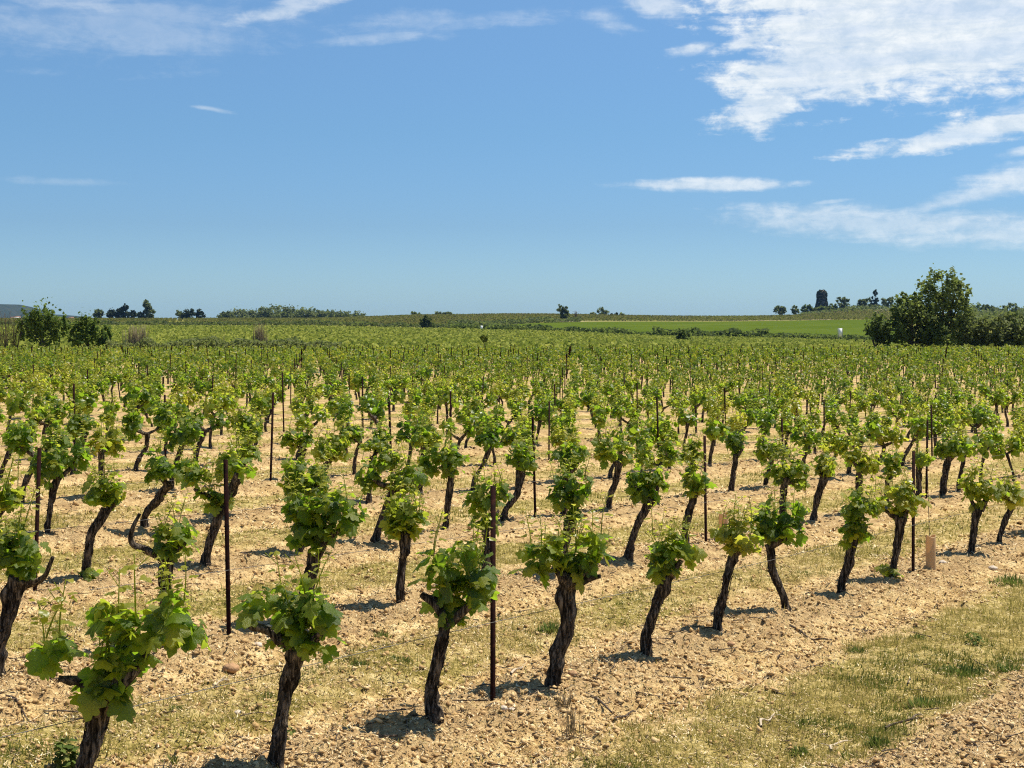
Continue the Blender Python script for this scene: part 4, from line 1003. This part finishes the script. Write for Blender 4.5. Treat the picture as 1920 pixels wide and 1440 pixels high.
bush_line('slope_scrub', [(0, 520), (500, 522), (860, 518)], 1.7, 1.0, 4500, M_oak, 'dark strip of scrub at the foot of the left hillside', 3, 5, .3)
bush_line('bank_scrub', [(840, 545), (930, 640), (1000, 722), (1090, 756)], 3.0, 1.2, 2200, M_oak, 'rough green bank between the hillside vines and the meadow', 4, 6, .45)
bush_line('hill_scrub', [(1500, 1040), (1600, 1050), (1700, 1040)], 3.2, 1.6, 1500, M_oak, 'low scrub covering the top of the right hand hill', 8, 28, .42)
bush_line('right_scrub', [(1795, 700), (1935, 700)], 7.5, 1.6, 2600, M_oak, 'green brown scrub slope behind the right hand hedge', 9, 60, .45)
bush_line('edge_weeds', [(200, 151.5), (640, 151.5)], 1.9, .32, 5200, M_oak, 'grey green weeds along the far left edge of the vineyard', 5, 1.2, .8)
bush_line('edge_grass', [(640, 151.5), (1640, 151.5)], .9, .3, 3500, M_farvine, 'low green weeds along the far edge of the vineyard', 6, 1.0, .35)

# ------------------------------------------------------------------ trees and shrubs
def crown_mesh(blobs, n, sz, mat, seed, tone=.45, spiky=0.0):
    r_ = np.random.default_rng(seed); B = np.array(blobs, float); vol = (B[:, 3] * B[:, 4] * B[:, 5]) ** .75; pr = vol / vol.sum(); mb = MB()
    nc = max(10, n // 16); k = r_.choice(len(B), nc, p=pr); o = r_.normal(size=(nc, 3)); o /= np.linalg.norm(o, axis=1)[:, None]
    cc = B[k, :3] + o * B[k, 3:6] * (r_.uniform(.2, 1.02, (nc, 1)) ** .42)
    rad = (B[k, 3:6].mean(1) * r_.uniform(.16, .34, nc))
    q = r_.integers(0, nc, n); off = r_.normal(size=(n, 3)) * rad[q][:, None] * .55
    if spiky: off[:, :2] *= 1 - .25 * min(spiky, 2); off[:, 2] += np.abs(r_.normal(size=n)) * rad[q] * spiky
    C = cc[q] + off
    ct = np.clip(tone + .14 + r_.normal(0, .16, nc), 0, 1)
    V, Q, c = clump_quads(C, sz * r_.uniform(.6, 1.35, n), r_, np.clip(ct[q] + r_.normal(size=n) * .1, 0, 1)); mb.add(V, None, Q, c)
    return mb.make('crown', mat)
def tree(name, px, base, Y, blobs, n, sz, mat, label, cat='tree', grp=None, trunk=None, tone=.45, spiky=0., limbs=3):
    """blobs are (px, py, rx, ry) in the photograph, placed at their true distance"""
    x0 = (px - 960) / F * Y; z0 = float(gz(x0, Y)) if base is None else min(float(gz(x0, Y)), CAMZ - (base - 600) / F * Y)
    if abs(z0 - float(gz(x0, Y))) > 3: z0 = float(gz(x0, Y))
    root = empty(name, (x0, Y, z0), label, cat, grp); B = []; r_ = np.random.default_rng(int(px * 11 + Y))
    for b in blobs:
        x, _, z = at(b[0], b[1], Y); rx, rz = b[2] / F * Y, b[3] / F * Y
        B.append((x - x0, r_.uniform(-.25, .25) * rx, z - z0, rx, (rx + min(rx, rz)) / 2, rz))
    obj('crown', crown_mesh(B, n, sz, mat, int(px), tone, spiky), root)
    top = max(b[2] for b in B); tr = trunk if trunk else max(.05, .035 * top); mb = MB()
    mid = B[int(np.argmax([b[2] for b in B]))]
    V, T, Q, _, _ = tube([(0, 0, -.4, tr * 1.2), (mid[0] * .25, 0, top * .4, tr * .8), (mid[0] * .8, 0, top * .95, tr * .35)], 7, max(.2, top / 9), .25, int(px)); mb.add(V, T, Q)
    for q in range(limbs):
        b = B[q % len(B)]; V, T, Q, _, _ = tube([(mid[0] * .15, 0, top * .22, tr * .6), (b[0] * .6 + r_.normal() * b[3] * .2, b[1], b[2] * .7, tr * .4), (b[0] + r_.normal() * b[3] * .4, b[1], b[2] + b[5] * .4, tr * .14)], 6, max(.2, top / 8), .2, q); mb.add(V, T, Q)
    obj('trunk', mb.make('trunk', M_tbark, True), root)
    return root
SH = 'shrubs at the far left edge of the vineyard'
tree('shrub', 82, 656, 153, [(82, 634, 46, 20), (60, 616, 24, 25), (106, 616, 22, 23), (82, 610, 26, 24), (58, 602, 8, 12), (92, 604, 9, 10), (118, 612, 8, 12), (75, 600, 7, 10)], 2600, .34, M_treey, 'broad upright green shrub at far left, larger of the two', 'shrub', SH, .12, .56, 1.8, 5)
tree('shrub', 168, 656, 153, [(167, 640, 38, 15), (160, 620, 22, 20), (194, 630, 16, 15), (142, 630, 14, 18), (158, 606, 8, 10), (178, 610, 8, 10)], 1900, .34, M_treey, 'green shrub with open branches just right of the broad one', 'shrub', SH, .12, .44, 1.4, 5)
tree('big_tree', 1768, 648, 160, [(1765, 545, 38, 36), (1792, 562, 28, 34), (1738, 562, 28, 32), (1768, 590, 52, 34), (1770, 622, 44, 28), (1808, 556, 14, 20), (1768, 524, 18, 13), (1748, 536, 12, 13), (1792, 538, 12, 13), (1812, 580, 10, 14)], 4600, .36, M_tree, 'tallest tree, loose crowned, right of the meadow', 'tree', 'trees of the right hand thicket', .2, .72, .6, 9)
tree('bushy_tree', 1708, 648, 158, [(1700, 588, 30, 32), (1722, 600, 32, 38), (1690, 618, 30, 28), (1730, 628, 46, 22), (1760, 632, 36, 20), (1694, 562, 10, 14), (1712, 560, 8, 12)], 4200, .38, M_tree, 'dark bushy tree in front of the tallest tree', 'tree', 'trees of the right hand thicket', .2, .44, .5, 5)
tree('shrub', 1643, 648, 157, [(1645, 622, 24, 24), (1656, 630, 20, 20), (1630, 620, 9, 22)], 1300, .36, M_tree, 'low dark shrub at the left foot of the right hand thicket', 'shrub', 'trees of the right hand thicket', .1, .26, 1.4, 4)
for q, (px, rx, ry, tn, lab) in enumerate(((1822, 26, 28, .5, 'light green rounded bush right of the tallest tree'), (1862, 26, 26, .5, 'light green bush in the middle of the right hand hedge'), (1905, 28, 30, .36, 'darker bush cut by the right edge in the hedge'))):
    tree('hedge_bush', px, 648, 161, [(px, 620, rx * 1.15, ry * 1.05), (px - 14, 634, rx * .8, 16), (px + 14, 634, rx * .8, 16)], 1900, .38, M_oak, lab, 'bush', 'bushes of the right hand hedge', .1, tn + .15, .3, 4)
def stems(name, px, base, Y, wpx, hpx, n, mat, label, cat, tone, rad=.012, spread=.25, grp=None, fork=False):
    x0 = (px - 960) / F * Y; z0 = float(gz(x0, Y)); root_loc = (x0, Y, z0); r_ = np.random.default_rng(int(px)); mb = MB(); W_ = wpx / F * Y; H_ = hpx / F * Y
    for q in range(n):
        bx = r_.normal() * W_ * .45; by = r_.normal() * W_ * .3; L = H_ * r_.uniform(.5, 1.05); tx = bx + r_.normal() * spread * L; k = rad * r_.uniform(.6, 1.3)
        V, T, Q, _, _ = tube([(bx, by, -.1, k), ((bx + tx) / 2 + r_.normal() * .05, by, L * .55, k * .8), (tx, by + r_.normal() * .1, L, k * .25)], 4, L / 4, .1, q); mb.add(V, T, Q, np.clip(tone + r_.normal() * .2, 0, 1))
        if fork:
            for _ in range(3):
                u = r_.uniform(.3, .85); c = np.array((bx + (tx - bx) * u, by, L * u)); d = np.array((r_.normal() * .35, r_.normal() * .2, r_.uniform(.3, .6))) * L * .45
                V, T, Q, _, _ = tube([tuple(c) + (k * .5,), tuple(c + d) + (k * .15,)], 4, .4, .1, q); mb.add(V, T, Q, np.clip(tone + r_.normal() * .2, 0, 1))
    tag(obj(name, mb.make(name, mat, True), None, root_loc), label, cat, grp)
stems('bare_shrub', 14, 655, 152, 20, 82, 34, M_dead, 'bare brown branching shrub cut by the left edge', 'shrub', .22, .03, .22, None, True)
stems('reed_clump', 256, 655, 152, 22, 56, 260, M_reed, 'wide tan clump of dry reeds right of the two green shrubs', 'reeds', .6, .024, .10, 'dry reed clumps')
stems('reed_clump', 487, 655, 152, 12, 58, 170, M_reed, 'narrow tall tan clump of dry reeds left of the picture centre', 'reeds', .5, .026, .08, 'dry reed clumps')
stems('reed_clump', 420, 650, 152, 3, 42, 10, M_reed, 'single pale dry stalks left of the narrow reed clump', 'reeds', .8, .014, .05, 'dry reed clumps')
stems('tall_weed', 1768, 700, 60, 3, 62, 5, M_dead, 'dark thin tall stem rising above the vines below the tallest tree', 'weed', .2, .018, .06)
tree('sapling', 910, 650, 152, [(906, 634, 6, 10), (914, 638, 6, 8)], 260, .26, M_farvine, 'small pale green sapling at the far edge of the vineyard', 'sapling', None, .04, .5, .8, 2)
tree('shrub', 1283, 650, 300, [(1281, 636, 12, 14), (1290, 632, 6, 10)], 420, .7, M_tree, 'lone dark shrub standing in the pale field below the meadow', 'shrub', None, .1, .42, .8, 3)
tree('round_bush', 799, 618, 500, [(799, 605, 10.5, 12)], 700, 1.0, M_oak, 'round dark bush at the foot of the hillside vines', 'bush', None, .3, .12, 0, 3)
RT = 'trees along the left ridge'
for q, (px, w_, tp, bt, mat, tn, lab) in enumerate((
    (185, 9, 581, 600, M_oak, .25, 'low rounded tree at the left end of the dark conifer row'), (207, 8, 582, 600, M_conifer, .5, 'small dark conifer, first right of the low rounded tree'),
    (224, 7, 580, 600, M_conifer, .4, 'dark conifer left of the tallest conifer of its row'), (235, 6, 574, 600, M_conifer, .3, 'narrow tallest dark conifer in the left row'),
    (248, 8, 584, 600, M_conifer, .5, 'dark low conifer right of the narrow tallest one'), (262, 8, 586, 600, M_oak, .2, 'dark low tree left of the tall rounded poplar'))):
    tree('conifer' if mat is M_conifer else 'ridge_tree', px, bt, 985, [(px, (tp * .55 + bt * .45), w_, (bt - tp) * .5), (px, tp + 5, w_ * .55, 5)], 420, 1.6, mat, lab, 'tree', RT, .3, tn, .3, 1)
tree('ridge_tree', 278, 600, 985, [(276, 574, 8, 10), (280, 586, 10, 13), (273, 590, 6, 8)], 900, 1.6, M_oak, 'tall rounded dark tree standing alone left of the bushy trio', 'tree', RT, .4, .30, .2, 2)
for px, w_, h_, mat, tn, lab in ((338, 9, 8, M_oak, .35, 'lower left bush of the trio on the left ridge'), (356, 11, 10, M_conifer, .7, 'round dark middle tree of the trio on the left ridge'), (374, 9, 9, M_conifer, .5, 'pointed right hand tree of the trio on the left ridge')):
    tree('ridge_tree', px, 600, 990, [(px, 600 - h_, w_, h_), (px, 600 - h_ * 1.4, w_ * .6, h_ * .6)], 480, 1.6, mat, lab, 'tree', RT, .3, tn, .2, 1)
WD = 'rounded trees of the far wood'
for q, (px, w_, h_, lab) in enumerate(((424, 13, 7, 'dark low tree at the left end of the far wood'), (447, 17, 9, 'rounded tree in the left part of the far wood'), (470, 15, 8, 'tree right of the rounded one before the gap in the wood'),
    (503, 17, 11, 'steep left shoulder tree of the tall wood'), (522, 20, 13, 'highest domed tree of the far wood'), (546, 20, 12, 'domed tree just right of the highest one'), (572, 18, 10, 'middle tree of the sloping wood'),
    (594, 16, 9, 'tree past the middle of the sloping wood'), (616, 16, 8.5, 'lower tree of the wood towards its right end'), (638, 17, 8, 'second last tree at the right end of the wood'), (662, 18, 7, 'last low tree at the right end of the wood'))):
    tree('wood_tree', px, 601, 1250 + 15 * (q % 3), [(px, 600 - h_ * .9, w_ * 1.3, h_ * 1.2), (px - w_ * .5, 600 - h_ * .6, w_ * .8, h_ * .9), (px + w_ * .5, 600 - h_ * .6, w_ * .8, h_ * .9)], 1300, 1.8, M_oak, lab, 'tree', WD, .4, .58 if q else .25, 0, 1)
HT = 'small trees along the middle ridge'
for px, base, tp, w_, Y, mat, tn, lab in ((780, 594, 585, 9, 1010, M_tree, .5, 'flat topped tree on the ridge above the round dark bush'), (822, 592, 586, 9, 1150, M_oak, .4, 'low hedge tree right of the flat topped tree'), (838, 592, 586, 10, 1150, M_oak, .4, 'right hand low hedge tree above the hillside vines'),
    (1098, 597, 590, 4, 1020, M_oak, .4, 'tiny bush right of the bare thin tree'), (1113, 597, 586, 6, 1020, M_oak, .5, 'left small tree in the group right of the ridge tree'), (1131, 597, 580, 11, 1020, M_oak, .4, 'largest small tree in the group right of the ridge tree'),
    (1147, 597, 589, 4, 1020, M_conifer, .6, 'tiny dark tree right of the largest small tree'), (1156, 597, 588, 4, 1020, M_conifer, .6, 'tiny dark tree second right of the largest small tree'), (1166, 597, 589, 6, 1020, M_tree, .4, 'low dark round tree ending the group on the ridge')):
    tree('ridge_tree', px, base, Y, [(px, (base + tp) / 2, w_, (base - tp) / 2 + 1), (px, tp + 3, w_ * .6, 3.5)], 300, 1.5, mat, lab, 'tree', HT, .3, tn, .2, 2)
tree('ridge_tree', 1056, 604, 760, [(1052, 580, 8, 8), (1058, 592, 9, 9), (1062, 582, 4, 8)], 700, 1.2, M_oak, 'dark tree standing at the corner of the bright meadow', 'tree', HT, .3, .15, .2, 3)
stems('bare_tree', 1080, 600, 770, 3, 24, 9, M_dead, 'bare thin tree right of the dark meadow corner tree', 'tree', .4, .12, .10, None, True)
HL = 'trees on the low right hand hill'
for px, base, bl, n, mat, tn, lab in (
    (1462, 596, [(1462, 582, 11, 8)], 600, M_oak, .42, 'round isolated tree leftmost on the right hand hill'), (1492, 594, [(1491, 582, 8, 7)], 380, M_oak, .55, 'pale small tree between the round tree and the tower'),
    (1512, 592, [(1512, 581, 9, 9), (1519, 576, 6, 5)], 500, M_tree, .35, 'dark bush at the left foot of the tower'), (1528, 591, [(1528, 583, 9, 7)], 420, M_oak, .5, 'olive bush in front of the tower, left'),
    (1545, 590, [(1545, 582, 11, 8)], 480, M_tree, .45, 'green bush in front of the tower, right'), (1561, 590, [(1561, 580, 9, 9)], 450, M_tree, .5, 'green bush at the right foot of the tower'),
    (1580, 586, [(1582, 576, 12, 10), (1577, 563, 8, 6), (1589, 565, 4, 5)], 700, M_oak, .4, 'irregular tree right of the tower with branches sticking up'),
    (1618, 583, [(1616, 570, 9, 8), (1626, 566, 8, 7)], 520, M_oak, .35, 'bush left of the dark layered pine'), (1662, 580, [(1664, 567, 11, 9), (1672, 562, 6, 5)], 560, M_oak, .35, 'grey green tree right of the dark layered pine'),
    (1632, 585, [(1632, 577, 10, 4)], 250, M_oak, .45, 'low scrub patch below the dark layered pine'),
    (1830, 606, [(1826, 585, 16, 14), (1840, 590, 12, 10)], 800, M_tree, .4, 'dark tree on the hill right of the tallest tree'), (1866, 604, [(1865, 585, 13, 11)], 600, M_oak, .2, 'dark brown green tree on the hill above the hedge'),
    (1893, 602, [(1893, 578, 14, 9), (1898, 588, 14, 10)], 700, M_oak, .25, 'spreading dark tree near the right edge on the hill'), (1848, 604, [(1848, 578, 10, 6)], 300, M_oak, .3, 'small tree between two darker ones on the hill'),
    (1916, 602, [(1916, 585, 10, 12)], 400, M_oak, .3, 'dark tree cut by the right edge on the hill')):
    tree('hill_tree', px, base, 1060 if px < 1800 else 1000, bl, n, 1.5, mat, lab, 'tree', HL, .35, tn, .2, 3)
tree('pine_tree', 1640, 583, 1085, [(1640, 572, 11, 4), (1640, 564, 9, 4), (1641, 556, 8, 4), (1641, 549, 5, 4), (1641, 545, 2.5, 3)], 800, 1.3, M_conifer, 'dark layered pine on the crest of the right hand hill', 'tree', HL, .4, .35, .0, 4)
# ivy covered tower stump
Yt = 1075; xt = (1541 - 960) / F * Yt; zt = float(gz(xt, Yt)) - .5; root = empty('ruined_tower', (xt, Yt, zt), 'dark ivy covered tower stump standing on the right hand hill', 'tower')
prof = [(0, 12.5), (4, 12), (8, 11.5), (13, 10.5), (17, 9.5), (21, 8.8), (26, 9.4), (31, 9.4), (34, 8.4), (36.3, 6.8), (37.8, 4.2)]   # height, half width in photograph pixels above the foot
s_ = Yt / F; n = 18; mb = MB(); r_ = np.random.default_rng(4); th = np.linspace(0, 2 * math.pi, n, endpoint=False); zfoot = CAMZ - (582 - 600) / F * Yt - zt; V = []
for (h, hw) in [(-12, 12.5)] + prof:
    V += [(hw * .92 * s_ * math.cos(a) * (1 + r_.normal() * .03), hw * .92 * s_ * math.sin(a) * (1 + r_.normal() * .03), h * s_ + zfoot + (r_.normal() * .25 if h > 36 else 0)) for a in th]
m = len(prof) + 1; i = np.arange(m * n).reshape(m, n); jn = np.roll(i, -1, 1); V.append((0, 0, 36.5 * s_ + zfoot)); top = m * n
mb.add(V, [(i[-1, a], i[-1, (a + 1) % n], top) for a in range(n)], np.stack([i[:-1], jn[:-1], jn[1:], i[1:]], -1).reshape(-1, 4)); obj('masonry', mb.make('masonry', M_ruin), root)
N = 1500; hh = r_.uniform(-2, 38.5, N); aa = r_.uniform(0, 6.28, N); hw = np.interp(hh, [p[0] for p in prof], [p[1] for p in prof]) * (.95 + .1 * r_.random(N))
kp = ~((np.abs(np.cos(aa) * hw - 2) < 3.2) & (np.sin(aa) < 0) & (((hh > 22) & (hh < 26)) | ((hh > 13) & (hh < 18)))) | (r_.random(N) < .3); hh, aa, hw = hh[kp], aa[kp], hw[kp]
mb = MB(); V, Q, c = clump_quads(np.stack([np.cos(aa) * hw * s_, np.sin(aa) * hw * s_, hh * s_ + zfoot], -1), 1.1, r_, np.clip(r_.normal(.4, .2, len(hh)), 0, 1)); mb.add(V, None, Q, c); obj('ivy', mb.make('ivy', M_ivy), root)
# white board by the meadow, white post, far white houses
def box(mb, x0, x1, y0, y1, z0, z1):
    V = [(x, y, z) for z in (z0, z1) for y in (y0, y1) for x in (x0, x1)]
    mb.add(V, None, [(0, 2, 3, 1), (4, 5, 7, 6), (0, 1, 5, 4), (2, 6, 7, 3), (0, 4, 6, 2), (1, 3, 7, 5)])
Yb = 425; xb = (1575 - 960) / F * Yb; zb = float(gz(xb, Yb)); root = empty('notice_board', (xb, Yb, zb), 'white upright board on grey posts at the edge of the meadow', 'sign')
zt_ = CAMZ - (615.5 - 600) / F * Yb - zb; zl_ = CAMZ - (631 - 600) / F * Yb - zb
mb = MB(); box(mb, -.42, .68, -.05, .02, zl_, zt_); obj('panel', mb.make('panel', M_white), root)
for xx in (-.62, .72): mb = MB(); box(mb, xx - .09, xx + .09, -.07, .07, -.3, zt_ + .1); obj('post', mb.make('post', M_grey), root)
Yp = 455; xp = (903 - 960) / F * Yp; zp = float(gz(xp, Yp)); mb = MB(); box(mb, -.38, .38, -.2, .2, .2, 1.75); box(mb, -.42, .42, -.24, .24, 1.75, 1.85)
tag(obj('marker_box', mb.make('marker_box', M_white), None, (xp, Yp, zp)), 'small white box in the ditch scrub left of the meadow', 'box')
M_roof = flat_material('roof_tile', (.35, .16, .09)); M_wallw = flat_material('white_wall', (.75, .72, .68))
for px, Y, wd, h, lab in ((31, 2600, 11, 6.5, 'white house left of the broad shrub below the blue ridge'), (22, 2650, 8, 5, 'smaller pale house left of the white house below the ridge'), (132, 2700, 10, 5, 'pale house glimpsed between the two green shrubs')):
    x = (px - 960) / F * Y; root = empty('house', (x, Y, float(gz(x, Y))), lab, 'house', 'far houses below the blue ridge'); mb = MB(); box(mb, -wd / 2, wd / 2, 0, 8, -2, h); obj('wall', mb.make('wall', M_wallw), root)
    mb = MB(); mb.add([(-wd / 2 - .4, -.4, h + .01), (wd / 2 + .4, -.4, h + .01), (wd / 2 + .4, 8.4, h + .01), (-wd / 2 - .4, 8.4, h + .01), (-wd / 2 - .4, 4, h + 1.6), (wd / 2 + .4, 4, h + 1.6)], [(0, 4, 3), (1, 2, 5)], [(0, 1, 5, 4), (2, 3, 4, 5), (0, 3, 2, 1)]); obj('roof', mb.make('roof', M_roof), root)
    for wx in (-.25, .25): mb = MB(); box(mb, wx * wd - .6, wx * wd + .6, -.06, -.01, h * .45, h * .75); obj('window', mb.make('window', M_grey), root)

# ------------------------------------------------------------------ haze
HAZE = 3.5e-5
if HAZE:
    mb = MB(); box(mb, -5600, 5600, -60, 6600, -4.0, 75.0)
    m = bpy.data.materials.new('haze_air'); m.use_nodes = True; t = NT(m.node_tree); m.node_tree.nodes.clear(); out = t.n('ShaderNodeOutputMaterial')
    pv = t.n('ShaderNodeVolumePrincipled'); pv.inputs['Color'].default_value = (.26, .52, 1.0, 1); pv.inputs['Density'].default_value = HAZE; pv.inputs['Anisotropy'].default_value = .2
    t.link(pv.outputs[0], out.inputs['Volume'])
    tag(obj('haze', mb.make('haze', m)), 'thin blue air haze over the far fields', 'haze', kind='stuff')
print('OBJECTS', len(bpy.data.objects), 'indiv', len(indiv), 'rest', len(rest), 'stakes', len(stk), 'far', m1, m2, 'maxY', indiv[-1][0])
